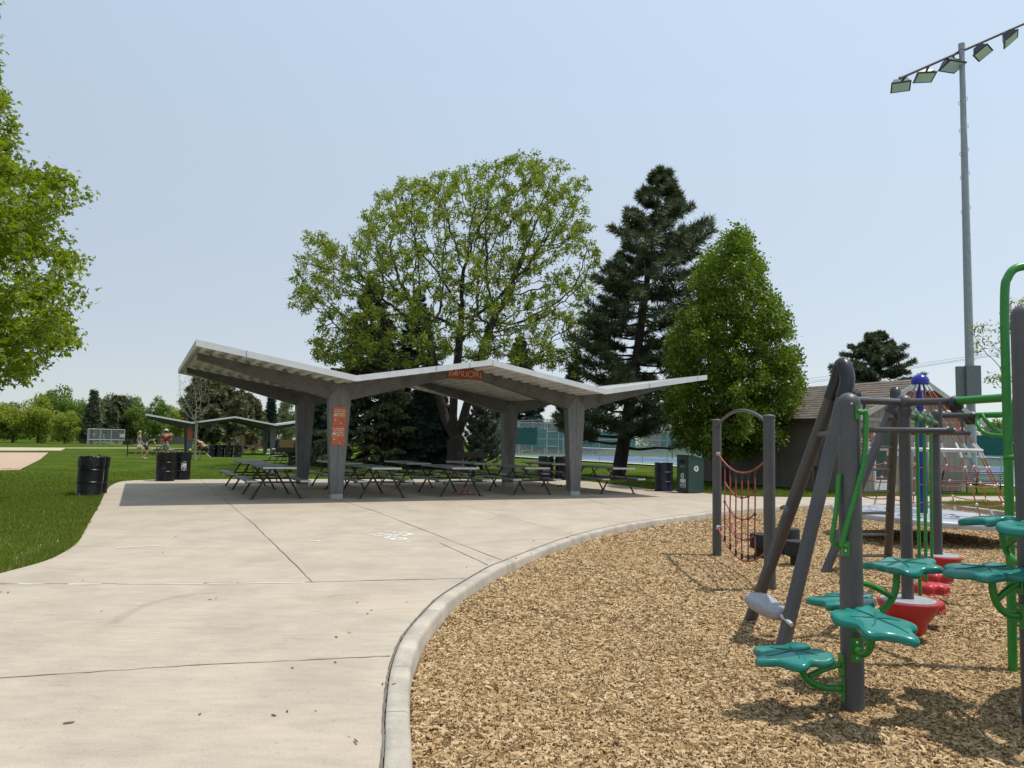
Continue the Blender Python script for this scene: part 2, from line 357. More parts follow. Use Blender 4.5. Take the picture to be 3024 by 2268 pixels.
M_PEAR = leafmat('pear_leaves', [(0.065, 0.112, 0.010), (0.101, 0.159, 0.015), (0.150, 0.207, 0.028), (0.085, 0.134, 0.013)], trans=.36, rough=.4)
M_PINE = leafmat('pine_needles', [(.038, .056, .021), (.062, .084, .028), (.098, .118, .046), (.05, .07, .026)], trans=.14)
M_SPRUCE = leafmat('spruce_needles', [(.075, .095, .05), (.125, .15, .085), (.18, .205, .13)], trans=.12)
M_DSPRUCE = leafmat('dark_spruce_needles', [(.026, .045, .034), (.045, .072, .055), (.065, .096, .08)], trans=.1)
M_FARGREEN = leafmat('far_green_leaves', [(0.098, 0.156, 0.026), (0.143, 0.215, 0.039), (0.189, 0.260, 0.055)], trans=.38)
M_FARLIGHT = leafmat('far_lime_leaves', [(0.182, 0.227, 0.031), (0.247, 0.293, 0.044), (0.312, 0.345, 0.065)], trans=.42)
M_FARGREY = leafmat('far_grey_green_leaves', [(0.130, 0.156, 0.072), (0.169, 0.195, 0.091), (0.208, 0.227, 0.117)], trans=.3)
M_FARPINE = leafmat('far_olive_needles', [(.065, .072, .026), (.10, .105, .04), (.13, .135, .056)], trans=.12)
M_WOODF = mat('cedar_fence_boards', (.30, .17, .065), (.24, .13, .05), rough=.85, scale=4, stretch=(6, 6, .3))
M_GREYF = mat('grey_fence_boards', (.20, .19, .175), (.16, .15, .14), rough=.85, scale=4, stretch=(6, 6, .3))
M_CABLE = mat('black_cable', (.03, .03, .03), rough=.6)

# ------------------------------------------------------------------ ground outlines (metres, from ground pixels of the photograph)
lawn_edge = [G(0, 1693), G(137, 1655), G(205, 1620), G(235, 1593), G(262, 1545), G(294, 1490), G(315, 1447), G(335, 1430), G(369, 1420.5), G(451, 1416.5), G(500, 1415.5)]
lawn_edge = [Vector((-9.0, 4.7, 0)), Vector((-6.4, 5.9, 0))] + spline(lawn_edge, 6)
back_edge = [G(900, 1414.5), G(1450, 1415.5), G(1658, 1417), G(1740, 1422), G(1865, 1436.7), G(1932, 1445.5), G(2077, 1456), G(2182, 1465), G(2330, 1468), G(2464, 1468), G(2704, 1464.5), G(3024, 1466), G(3500, 1472)]
path_front = [G(3500, 1486), G(3024, 1480), G(2850, 1479), G(2760, 1481)]
kerb_px = [(1124.7, 2268), (1132, 2116), (1142, 2017), (1154, 1958), (1179, 1894), (1206, 1854), (1243, 1812.5), (1297, 1760.7), (1376, 1711), (1445, 1672), (1485, 1656), (1544, 1632.5), (1618, 1605), (1692, 1580.7), (1790.5, 1556), (1900, 1536), (2050, 1517), (2103, 1509), (2252, 1495.5), (2358, 1490.5), (2464, 1488), (2600, 1486), (2700, 1486), (2802, 1490), (2960, 1508), (3200, 1545), (3600, 1640)]
kerb_near = [Vector((.45, -4, 0)), Vector((-.13, .6, 0)), Vector((-.37, 2.0, 0))]
kerb = spline(kerb_near + [G(*p) for p in kerb_px] + [Vector((10.5, 8.0, 0)), Vector((10.8, 2, 0)), Vector((10.5, -4, 0))], 5)
ik = min(range(len(kerb)), key=lambda i: (kerb[i]-G(2700, 1486)).length)
conc = [Vector((-9, -4, 0))] + lawn_edge + back_edge + path_front + list(reversed(kerb[:ik+1]))
union = [Vector((-9, -4, 0))] + lawn_edge + back_edge + path_front + kerb[ik:]
XY = lambda P: [(p.x, p.y) for p in P]
# concrete slab: top sheet and a skirt
def sheet(poly, z, name, m, kind='structure', skirt=0.0, holes=()):
    rings = [[Vector((p[0], p[1], z)) for p in poly]] + [[Vector((p[0], p[1], z)) for p in h] for h in holes]
    flat = [v for r in rings for v in r]; mb = MB()
    tris = tessellate_polygon(rings)
    fs = []
    for t in tris:
        a, b, c_ = [flat[i] for i in t]
        if (b-a).cross(c_-a).z < 0: t = (t[0], t[2], t[1])
        fs.append(tuple(t))
    me = bpy.data.meshes.new(name); vs = [tuple(v) for v in flat]
    if skirt:
        n = len(poly); o = len(vs); vs += [(v[0], v[1], z-skirt) for v in vs[:n]]
        fs += [(i, (i+1) % n, o+(i+1) % n, o+i) for i in range(n)]
    me.from_pydata(vs, [], fs); me.update()
    return struct(link(name, me, m, None, smooth=False), kind)
sheet(XY(conc), 0.0, 'pavement', M_CONC, skirt=.15)
# lawn: level near part with the paving cut out, then rows that fall away
nx = [-160, 160]
sheet([(-160, -14), (160, -14), (160, 34), (-160, 34)], -0.02, 'lawn', M_LAWN, holes=[XY(union)])
ys = [34, 60, 90, 144, 200, 320, 600, 1400]; mb = MB()
for y0, y1 in zip(ys[:-1], ys[1:]):
    w0 = 160 if y0 < 60 else 900; w1 = 160 if y1 <= 60 else 900
    if y0 == 34: mb.quad((-160, y0, gz(y0)), (160, y0, gz(y0)), (160, y1, gz(y1)), (-160, y1, gz(y1)))
    else: mb.quad((-w1, y0, gz(y0)), (w1, y0, gz(y0)), (w1, y1, gz(y1)), (-w1, y1, gz(y1)))
struct(mb.build('field_lawn', M_LAWN, smooth=False))
# play area bed with gentle mounds
CHIPZ = -0.13
def bedz(x, y): return CHIPZ + .018*np.sin(x*1.7+y*.6)*np.cos(y*1.3-.4*x) + .012*np.sin(3.1*x-1.1*y)
play = [(p.x, p.y) for p in kerb]
xs = np.linspace(-.7, 11.2, 120); ysg = np.linspace(-4, 23, 260)
X, Y = np.meshgrid(xs, ysg); Z = bedz(X, Y); nV = np.stack([X, Y, Z], -1).reshape(-1, 3)
i = np.arange(259)[:, None]*120+np.arange(119)[None]; Fq = np.stack([i, i+1, i+121, i+120], -1).reshape(-1, 4)
cen = nV[Fq].mean(1)
big = play[:]
keep = inpoly(cen[:, 0], cen[:, 1], [(p[0], p[1]) for p in play] )
o = npmesh('chip_bed_ground', nV, Fq[keep], M_SOIL, smooth=True); struct(o)
inner = []
for i_, p_ in enumerate(kerb):
    d_ = kerb[min(i_+1, len(kerb)-1)]-kerb[max(i_-1, 0)]; d_.z = 0; d_.normalize(); inner.append((p_.x+d_.y*.16, p_.y-d_.x*.16))
# chips: every chip a little slab
def chipfield(n, ymin, ymax, xmin, xmax, sc, powr=1.0):
    u = RNG.random(n); y = ymin+(ymax-ymin)*u**powr; x = RNG.uniform(xmin, xmax, n)
    # thin out what the camera cannot see
    k = inpoly(x, y, inner) & (np.abs(x) < .72*y+.9)
    x = x[k]; y = y[k]; n = len(x)
    a = RNG.uniform(0, math.pi*2, n); tilt = RNG.normal(0, .24, n); rl = RNG.normal(0, .45, n)
    Lh = RNG.gamma(4, .0036, n)*sc+.003; Wh = RNG.uniform(.0025, .0066, n)*sc; T = RNG.uniform(.002, .0065, n)*sc
    ux = np.stack([np.cos(a)*np.cos(tilt), np.sin(a)*np.cos(tilt), np.sin(tilt)], -1)
    sx = np.stack([-np.sin(a)*np.cos(rl), np.cos(a)*np.cos(rl), np.sin(rl)], -1); nz = np.cross(ux, sx)
    C = np.stack([x, y, bedz(x, y)+RNG.uniform(.0, .024, n)], -1)
    tp = RNG.uniform(.4, 1, n); cv_ = RNG.normal(0, .18, n)*Lh; vs = []; sh = RNG.uniform(-.7, .7, n)
    for p, q, r_ in ((-1, -1, -1), (-1, 0, 1), (-1, 1, -1), (1, -1, -1), (1, 0, 1), (1, 1, -1)):
        ww = Wh*np.where(p > 0, tp, 1); off = ww*q if q else ww*sh
        vs.append(C+ux*(Lh*p)[:, None]+sx*(off+cv_*0)[:, None]+nz*(T*r_)[:, None])
    V = np.stack(vs, 1).reshape(-1, 3)
    q = np.array([[0, 1, 4, 3], [1, 2, 5, 4]])
    return V, (q[None]+(np.arange(n)*6)[:, None, None]).reshape(-1, 4)
# a few chips kicked over the kerb on to the paving
_in, _bz = inner, bedz
inner = [(p.x-.45, p.y+.1) for p in kerb[:ik]]+[(p.x+.12, p.y-.05) for p in reversed(kerb[:ik])]
bedz = lambda x, y: 0*x-.006
SPILL = chipfield(9000, 2.4, 14, -2.5, 6, 1.0); _k = RNG.random(len(SPILL[1])//2) < .05
SPILL = (SPILL[0], SPILL[1].reshape(-1, 2, 4)[_k].reshape(-1, 4)); inner, bedz = _in, _bz
V, Fc = join([chipfield(330000, 2.3, 6.6, -.6, 5.4, 1.0, .9), chipfield(380000, 6.3, 12.2, -.6, 9.5, 1.15, .9), chipfield(240000, 11.6, 21.5, -.3, 12, 1.5), SPILL])
struct(npmesh('wood_chip_mulch', V, Fc, M_CHIPS), 'stuff')
# kerb: rounded section swept along the joint line
prof = [(.010, -.25), (.010, -.008), (.016, .002), (.05, .004), (.108, .003), (.124, -.003), (.134, -.014), (.140, -.034), (.146, -.28)]
kp = spline(kerb, 2); vs = []; k = len(kp); m_ = len(prof)
for i, p in enumerate(kp):
    d = (kp[min(i+1, k-1)]-kp[max(i-1, 0)]); d.z = 0; d.normalize(); nrm = Vector((d.y, -d.x, 0))
    for a, z in prof: vs.append(p+nrm*a+Vector((0, 0, z)))
fs = [(i*m_+j, i*m_+j+1, (i+1)*m_+j+1, (i+1)*m_+j) for i in range(k-1) for j in range(m_-1)]
mb = MB(); mb.add(vs, fs); struct(mb.build('kerb', M_KERB, angle=60))
# joints: dirty grooves, and score lines across the kerb
def strip(mb, pts, wd, z, wob=.0):
    pts = [Vector(p) for p in pts]; k = len(pts)
    L_, R_ = [], []
    for i, p in enumerate(pts):
        d = pts[min(i+1, k-1)]-pts[max(i-1, 0)]; d.z = 0; d.normalize(); n = Vector((-d.y, d.x, 0)); ww = wd*(1+random.uniform(-wob, wob))
        L_.append((p.x+n.x*ww/2, p.y+n.y*ww/2, z)); R_.append((p.x-n.x*ww/2, p.y-n.y*ww/2, z))
    mb.add(L_+R_, [(i, k+i, k+i+1, i+1) for i in range(k-1)])
def sub(pts, n=14, jit=.006):
    out = []
    for a, b in zip(pts[:-1], pts[1:]):
        a = Vector(a); b = Vector(b)
        for j in range(n): out.append(a.lerp(b, j/n)+Vector((random.gauss(0, jit), random.gauss(0, jit), 0)))
    return out+[Vector(pts[-1])]
mb = MB()
strip(mb, [p for p in kp[:ik*2+8]], .014, .0025, .6)
J = [[G(-600, 2042), G(0, 2002.5), G(588, 1964), G(1152, 1938)], [G(-300, 1725), G(53, 1724.5), G(588, 1723), G(923, 1719), G(1300, 1710), G(1374, 1708)],
     [G(923, 1719), G(752, 1550), G(591, 1415.8)], [G(1445, 1670), G(1297, 1603)], [G(1482, 1655), G(1100, 1506.7), G(902, 1448), G(815, 1418)],
     [G(1667, 1590), G(1396, 1603)], [G(1690, 1578), G(1356, 1489.5), G(1180, 1441)], [G(1930, 1528), G(1700, 1466), G(1560, 1430)], [G(307, 1474), G(669, 1476), G(1000, 1474)]]
mb2 = MB()
for i, j in enumerate(J): strip(mb2 if i in (0, 5) else mb, sub(j, jit=.004 if i != 8 else .012), .013 if i < 5 else .007, .0035, .5)
for j in ([G(258, 1573), G(700, 1570), G(1180, 1563)], [G(341, 1621), G(900, 1621)], [G(280, 1535), G(760, 1537)]): strip(mb2, sub(j, jit=.003), .006, .0035, .5)
struct(mb2.build('pavement_joints', M_JOINT2, smooth=False))
struct(mb.build('pavement_joints', M_JOINT, smooth=False))
mb = MB()
for i in range(7, ik*2+6, 17):
    p = kp[i]; d = (kp[i+1]-kp[i-1]); d.z = 0; d.normalize(); nrm = Vector((d.y, -d.x, 0))
    q = [p+nrm*(a+(.0015 if a > .1 else 0))+Vector((0, 0, z+.0025)) for a, z in prof[1:]]
    mb.add([v+d*s*.0018 for v in q for s in (-1, 1)], [(2*a, 2*a+1, 2*a+3, 2*a+2) for a in range(len(q)-1)])
struct(mb.build('kerb_joints', M_JOINT, smooth=False))
# chalk writing and strokes on the paving
mb = MB()
def stroke(px, wd): strip(mb, [G(*p) for p in px], wd, .0045, .4)
Z1 = lambda x, y: (1060+x/11.06, 1550+y/11.06)
for s_ in ([(845, 222), (1035, 208)], [(1005, 242), (1190, 228)], [(1120, 268), (1220, 246), (1390, 258)], [(1310, 290), (1500, 268), (1700, 305), (1820, 318)], [(1560, 330), (1640, 310), (1700, 330), (1560, 335)],
           [(590, 298), (815, 288)], [(840, 325), (900, 310), (950, 325), (1060, 330)], [(980, 355), (1100, 340), (1230, 345)], [(1240, 325), (1330, 315)], [(1340, 345), (1450, 335), (1580, 360), (1400, 362)],
           [(320, 332), (540, 325)], [(490, 362), (620, 350), (700, 350)], [(640, 378), (720, 372), (860, 385)], [(960, 372), (1150, 390), (1200, 370), (1320, 370)], [(830, 430), (930, 418), (1020, 410), (930, 395)],
           [(1070, 470), (1170, 445), (1340, 437), (1500, 450), (1555, 468), (1450, 490), (1300, 492), (1090, 482), (1070, 470)], [(1300, 475), (1400, 478)], [(1570, 552), (1680, 550)]):
    stroke([Z1(*p) for p in s_], .05)
for a, b in (((341, 1619), (430, 1614)), ((430, 1614), (475, 1612)), ((486, 1612), (500, 1611.5)), ((914, 1598.5), (945, 1598)), ((935, 1597), (987, 1595.5)), ((53, 1726), (130, 1726.3)), ((200, 1726.2), (300, 1726)), ((345, 1725.8), (600, 1724.4)), ((612, 1724.3), (700, 1723.6)), ((705, 1723.5), (900, 1720.8))):
    stroke([a, b], .032)
struct(mb.build('pavement_chalk_markings', M_CHALK, smooth=False))
# faint tyre scuffs
mb = MB()
for px, wd in (([(330, 1842), (390, 1806), (470, 1775), (560, 1757), (640, 1750)], .09), ([(130, 1676), (200, 1682), (260, 1683), (330, 1677)], .05), ([(970, 1762), (1020, 1757)], .06)):
    strip(mb, spline([G(*p) for p in px], 8), wd, .0025, .3)
M_SCUFF = mat('tyre_scuff', (.22, .19, .16), (.30, .26, .21), rough=.9, scale=14); M_SCUFF.node_tree.nodes['Principled BSDF'].inputs['Alpha'].default_value = .11
struct(mb.build('tyre_scuffs', M_SCUFF, smooth=False))
# loose bark bits and a dark gum spot on the paving
mb = MB()
for px, py, r_ in ((203, 2137, .022), (2, 1750, .01), (24, 1751, .016), (993, 1883, .015), (848, 2103, .012), (808, 2115, .014), (990, 1958, .012), (1085, 1814, .01), (620, 1772, .012), (245, 1716, .012), (480, 1632, .013), (638, 1768, .010), (590, 2112, .01), (863, 1975, .012), (1130, 2022, .014), (1163, 2023, .013), (520, 1585, .014), (1055, 1781, .009), (300, 1807, .008)):
    p = G(px, py); a = random.uniform(0, 3); mb.lathe([(r_, .004), (r_*.9, .009)], p, 7)
    for k_ in range(len(mb.v)-14, len(mb.v)):
        v = Vector(mb.v[k_])-p; mb.v[k_] = tuple(p+Vector((v.x*math.cos(a)*1.3-v.y*.35*math.sin(a), v.x*math.sin(a)*1.3+v.y*.35*math.cos(a), v.z)))
struct(mb.build('bark_litter', M_JOINT), 'stuff')
# grass blades along the near lawn and fringes
def blades(n, x0, x1, y0, y1, hgt, wid, near=None):
    x = RNG.uniform(x0, x1, n); y = RNG.uniform(y0, y1, n); k = ~inpoly(x, y, XY(union))
    if near is not None:
        k2 = np.zeros(n, bool)
        for p in near: k2 |= (x-p.x)**2+(y-p.y)**2 < .09
        k &= k2
    k &= (np.abs(x) < .73*y+1) & (RNG.random(len(x)) < np.clip((33-y)/13, 0, 1))
    x = x[k]; y = y[k]; n = len(x); C = np.stack([x, y, np.full(n, -.022)], -1)
    d = unit(np.stack([RNG.normal(0, .45, n), RNG.normal(0, .45, n), np.ones(n)], -1)); h = hgt*RNG.uniform(.6, 1.35, n)
    a = RNG.uniform(0, 6.28, n); s_ = np.stack([np.cos(a), np.sin(a), 0*a], -1)*(wid*RNG.uniform(.6, 1.4, n))[:, None]
    tip = C+d*h[:, None]+np.stack([RNG.normal(0, .012, n), RNG.normal(0, .012, n), 0*a], -1)
    V = np.stack([C-s_, C+s_, tip], 1).reshape(-1, 3); return V, np.arange(3*n).reshape(n, 3)
parts = [blades(150000, -13, -3.8, 7, 19, .05, .005), blades(110000, -20, -3, 18, 33, .06, .009), blades(45000, -3, 9, 23, 31, .06, .010), blades(30000, 4.5, 14, 17, 27, .08, .009),
         blades(250000, -9, -3.5, 4, 18, .075, .005, near=lawn_edge[::2]), blades(60000, -8.5, 8, 24, 28.6, .09, .008, near=spline(back_edge[:8], 24))]
M_DRY = leafmat('dry_fringe_blades', [(.10, .13, .015), (.17, .20, .03), (.25, .25, .08), (.34, .30, .14)], trans=.3, spec=.1, rough=.8)
fr = [blades(150000, -9, -3.4, 4, 18, .06, .0045, near=[p+Vector((random.gauss(-.06, .06), random.gauss(0, .08), 0)) for p in lawn_edge[::2]])]
V, Fc = join(fr); _k = RNG.random(len(Fc)) < .4; struct(npmesh('edge_grass', V, Fc[_k], M_DRY), 'stuff')
V, Fc = join(parts); struct(npmesh('grass', V, Fc, M_GRASS), 'stuff')
# dandelion clocks and small weeds
V = []; 
mb = MB()
for i in range(9):
    q = random.choice(lawn_edge[3:-6]); x = q.x-abs(random.gauss(0, .35))-.05; y = q.y+random.gauss(.1, .4)
    if inpoly(np.array([x]), np.array([y]), XY(union))[0]: continue
    h = random.uniform(.03, .07); mb.tube([(x, y, -.02), (x+.01, y, h)], .0012, 4); mb.ball((x+.01, y, h+.006), random.uniform(.005, .009), 6, 4)
struct(mb.build('dandelion_weeds', M_CHALK), 'stuff')
# sand court, infield, distant dirt strip
def flat(px, z, name, m):
    P = []
    for x, y in px:
        p = G(x, y, z)
        for _ in range(6): p = G(x, y, gz(p.y)+z)
        P.append(p)
    me = bpy.data.meshes.new(name); me.from_pydata([tuple(p) for p in P], [], [tuple(range(len(P)))]); me.update()
    if me.polygons[0].normal.z < 0: me.flip_normals()
    return struct(link(name, me, m, None, smooth=False))
flat([(-500, 1336), (143, 1336.5), (118, 1357), (56, 1388), (-60, 1390), (-600, 1384)], .02, 'volleyball_sand', M_SAND)
flat([(-400, 1319), (197, 1322), (180, 1330.5), (-400, 1330)], .02, 'dirt_track', M_DIRT)
flat([(197, 1322), (480, 1322.0), (900, 1330), (900, 1332), (480, 1323.8), (197, 1323.8)], .02, 'infield_dirt_path', M_DIRT)
# ------------------------------------------------------------------ pavilions
ANG = rad(25.79); U = Vector((math.cos(ANG), math.sin(ANG), 0)); V_ = Vector((-math.sin(ANG), math.cos(ANG), 0)); ZU = Vector((0, 0, 1))
def pavilion(origin, label, dz=0.0, back_over=2.1, near=True):
    root = thing('pavilion', label, 'pavilion', origin, 0, 'butterfly roof picnic pavilions')
    L, D, o, a = 6.62, 4.24, 1.59, 3.37; zv, zr, zt = 2.868-dz, 3.435-dz, 3.43-dz
    P = lambda s, t, z: origin+U*s+V_*t+ZU*z
    kn = [(-a, zt), (0, zv), (L/2, zr), (L, zv), (L+a, zt)]
    def pz(s):
        for (s0, z0), (s1, z1) in zip(kn[:-1], kn[1:]):
            if s <= s1: return z0+(z1-z0)*(s-s0)/(s1-s0)
        return kn[-1][1]
    # ribbed deck
    pts = []
    s = -a+.02
    while s < L+a-.05:
        for ds, dh in ((0, 0), (.10, 0), (.125, -.075), (.225, -.075), (.25, 0)):
            if s+ds < L+a-.02: pts.append((s+ds, pz(s+ds)-.03+dh))
        s += .28
    mb = MB(); mb.add([P(s, t, z) for s, z in pts for t in (-o+.02, D+back_over-.02)], [(2*i, 2*i+1, 2*i+3, 2*i+2) for i in range(len(pts)-1)])
    mb.add([P(s, t, z+.006) for s, z in pts for t in (-o+.02, D+back_over-.02)], [(2*i, 2*i+1, 2*i+3, 2*i+2) for i in range(len(pts)-1)])
    mb.build('roof_deck', M_ROOFW, root, smooth=False)
    # fascia: front, back, tips, butted
    mb = MB()
    for t0, t1 in ((-o-.02, -o+.02), (D+back_over-.02, D+back_over+.02)):
        poly = [(s, z) for s, z in kn]; n = len(poly)
        vs = [P(s, t, z-h) for t in (t0, t1) for h in (0, .135) for s, z in poly]
        f = []
        for i in range(n-1):
            f += [(i, i+1, n+i+1, n+i), (2*n+i, 2*n+i+1, 3*n+i+1, 3*n+i), (i, i+1, 2*n+i+1, 2*n+i), (n+i, n+i+1, 3*n+i+1, 3*n+i)]
        f += [(0, n, 3*n, 2*n), (n-1, 2*n-1, 4*n-1, 3*n-1)]
        mb.add(vs, f)
    for s0 in (-a, L+a):
        mb.box(P(s0+(.015 if s0 < 0 else -.015), (D+back_over-o)/2, zt-.069), (.03, D+back_over+o-.045, .13), Matrix.Rotation(ANG, 3, 'Z'))
    fo = mb.build('fascia', M_FASC, root, smooth=False)
    # fascia seams
    if near: pieces([(lambda mb, s0=s0: mb.add([P(s0+d, -o-.023, pz(s0)-h) for d in (-.006, .006) for h in (.002, .133)], [(0, 1, 3, 2)])) for s0 in (-a+1.0, 1.9, 2.75, 3.36, L+a-.33, L+1.4)], 'fascia_seam', M_JOINT, fo, smooth=False)
    # tapered girders
    for t in (0, D):
        ss = [-a+.13, -a*.5, -.32, 0, .32, L*.25, L/2, L*.75, L-.32, L, L+.32, L+a*.5, L+a-.13]
        dep = {0: .43, L: .43}
        def bd(s):
            d = min(abs(s), abs(s-L)); 
            if 0 < s < L: return .44+(.15-.44)*d/(L/2)
            return .44+(.13-.44)*d/(a-.13)
        top = [(s, pz(s)-.11) for s in ss]; bot = [(s, pz(s)-.11-bd(s)) for s in ss]
        mb = MB(); n = len(ss)
        vs = [P(s, t+e, z) for e in (-.12, .12) for s, z in top+bot]; f = []
        for i in range(n-1):
            f += [(i, i+1, n+i+1, n+i), (2*n+i, 2*n+i+1, 3*n+i+1, 3*n+i), (i, i+1, 2*n+i+1, 2*n+i), (n+i, n+i+1, 3*n+i+1, 3*n+i)]
        f += [(0, n, 3*n, 2*n), (n-1, 2*n-1, 4*n-1, 3*n-1)]
        mb.add(vs, f); mb.build('girder', M_GALV_SHADED, root, smooth=False)
    for s0 in (0, L):
        for t in (0, D):
            zt_ = pz(s0)-.11
            mb = MB(); zc_ = zt_-.33; wt, wb = .268, .142
            f2 = lambda e: [P(s0-wb, t+e, -.02), P(s0-wt, t+e, zc_), P(s0, t+e, zt_-.006), P(s0+wt, t+e, zc_), P(s0+wb, t+e, -.02)]
            e0 = .126
            vs = f2(-e0)+f2(e0); mb.add(vs, [(0, 1, 2, 3, 4), (9, 8, 7, 6, 5)]+[(i, (i+1) % 5, 5+(i+1) % 5, 5+i) for i in range(5)])
            col = mb.build('column', M_GALV_LIT, root, smooth=False)
            mb = MB()
            for e in (-e0-.003, e0+.003):
                mb.add([P(s0-.011, t+e, 0), P(s0+.011, t+e, 0), P(s0+.011, t+e, zt_-.02), P(s0-.011, t+e, zt_-.02)], [(0, 1, 2, 3)])
                for sg in (-1, 1):
                    mb.add([P(s0+sg*wt, t+e, zc_-.009), P(s0+sg*wt, t+e, zc_+.012), P(s0, t+e, zt_-.002), P(s0, t+e, zt_-.018)], [(0, 1, 2, 3)])
            mb.build('seam', M_JOINT, col, smooth=False)
            if near:
                mb = MB(); mb.box(P(s0, t, .05), (wb*2+.012, .264, .13), Matrix.Rotation(ANG, 3, 'Z')); mb.build('base_collar', M_TRIM, col, smooth=False, bevel=.006)
    return root, P, pz
PO = Vector((-4.2016, 18.672, 0))
pav, PP, PZ = pavilion(PO, 'big near picnic pavilion with folded white roof and an orange PAVILION1 board')
# second pavilion, far across the lawn
q = GL(560, 63.5); pav2, PP2, PZ2 = pavilion(Vector((q.x, q.y, gz(q.y))), 'distant picnic pavilion beyond the lawn, behind the bare young tree and the ball players', dz=.25, near=False)

# pavilion name board: letters drawn as strokes
def board(P, s0, z0, w_, h_, t, name, label, withone=True):
    r = thing(name, label, 'sign', P(s0, t, z0), 0)
    mb = MB(); mb.box(P(s0, t, z0), (w_, .03, h_), Matrix.Rotation(ANG, 3, 'Z')); mb.build('board', M_RUST, r, bevel=.004, smooth=False)
    ls = [[(505, 780), (505, 540), (560, 545), (595, 590), (590, 640), (555, 675), (510, 690)], [(620, 770), (650, 690), (690, 610), (740, 555), (735, 770)], [(660, 685), (735, 690)],
          [(785, 555), (785, 760), (840, 700), (880, 630), (900, 560)], [(960, 565), (960, 770)], [(1030, 570), (1025, 775), (1105, 778)], [(1160, 578), (1158, 790)],
          [(1325+102*math.cos(i*math.pi/10), 700+112*math.sin(i*math.pi/10)) for i in range(21)], [(1478, 810), (1478, 600), (1515, 620), (1555, 690), (1588, 790)], [(1590, 600), (1586, 820)]]
    if withone: ls += [[(1655, 690), (1715, 635), (1702, 822)], [(1650, 827), (1745, 827)]]
    mb = MB()
    for l in ls:
        p = [P(s0+((x-420)/1360-.5)*w_, t-.018, z0+(.5-((y-.062*(x-420))-430)/430)*h_) for x, y in l]
        mb.tube(p, .0105, 6)
    mb.build('lettering', M_LETTER, r)
    return r
board(PP, 3.23, 3.185, .98, .285, -.142, 'name_board', 'red brown PAVILION1 name board under the ridge of the near roof')
board(PP2, 3.31, 2.98, .9, .27, -.142, 'name_board', 'tiny red brown PAVILION name board on the distant pavilion', False)
# reservation notices on the front left column
def notice(P, s0, z0, w_, h_, label, lines, tab, fine=True):
    r = thing('reservation_notice', label, 'notice', P(s0, -.138, z0), 0, 'orange notices on the pavilion columns')
    rot = Matrix.Rotation(ANG, 3, 'Z')
    poly = []
    for cx_, cz_, a0 in ((w_/2-.025, h_/2-.025, 0), (-w_/2+.025, h_/2-.025, 90), (-w_/2+.025, -h_/2+.025, 180), (w_/2-.025, -h_/2+.025, 270)):
        for k_ in range(4): poly.append((cx_+.025*math.cos(rad(a0+30*k_)), cz_+.025*math.sin(rad(a0+30*k_))))
    tf = lambda v: P(s0+v.x, -.138-v.z, z0+v.y)
    mb = MB(); mb.prism(poly, 0, .006, tf); mb.build('panel', M_ORANGE, r, smooth=False)
    if not fine: return r
    mb = MB()
    for i, l in enumerate(lines):
        g = text_geo(l, .036, lambda v, i=i: P(s0+v.x, -.1455-v.z, z0+h_/2-.085-.043*i+v.y), bold=.0006); mb.add(g.v, g.f)
    mb.build('lettering', M_WHITE, r, smooth=False)
    bx = lambda a, b, w2, h2: [P(s0+a-w2/2, -.1455, z0+b-h2/2), P(s0+a+w2/2, -.1455, z0+b-h2/2), P(s0+a+w2/2, -.1455, z0+b+h2/2), P(s0+a-w2/2, -.1455, z0+b+h2/2)]
    pieces([(lambda mb, q=q: mb.add(bx(*q), [(0, 1, 2, 3)])) for q in ((-.098, h_/2-.20, .08, .034), (.0, .0 if not tab else .02, .018, .06), (-.09, -.10, .02, .035), (.05, -h_/2+.05, .02, .02))], 'white_tab', M_WHITE, r, smooth=False)
    mb = MB(); mb.add(bx(.045, h_/2-.20, .2, .034), [(0, 1, 2, 3)]); mb.build('yellow_bar', M_YEL, r, smooth=False)
    pieces([(lambda mb, q=q: mb.add(bx(*q, .014), [(0, 1, 2, 3)])) for q in ((.07, -.095, .10), (.10, -h_/2+.075, .07), (.10, -h_/2+.05, .07))], 'dark_red_bar', M_REDS, r, smooth=False)
    mb = MB()
    for k_ in range(4): mb.add(bx(.085, .045-.02*k_, .1, .007), [(0, 1, 2, 3)]); mb.add(bx(-.085, .04-.03*k_, .13, .006), [(0, 1, 2, 3)])
    mb.build('fine_print', M_LETTER, r, smooth=False)
    return r
notice(PP, -.005, 1.985, .315, .445, 'upper orange notice in English on the front left column of the near pavilion', ['This shelter may', 'have been reserved', 'for private use.'], True)
notice(PP, -.018, 1.525, .315, .465, 'lower orange notice in Spanish on the front left column of the near pavilion', ['Este refugio puede', 'estar reservado', 'para uso privado.'], False)
notice(PP2, 0, 1.65, .33, .9, 'faded orange notice on the distant pavilion column behind the bare young tree', [], True, False)

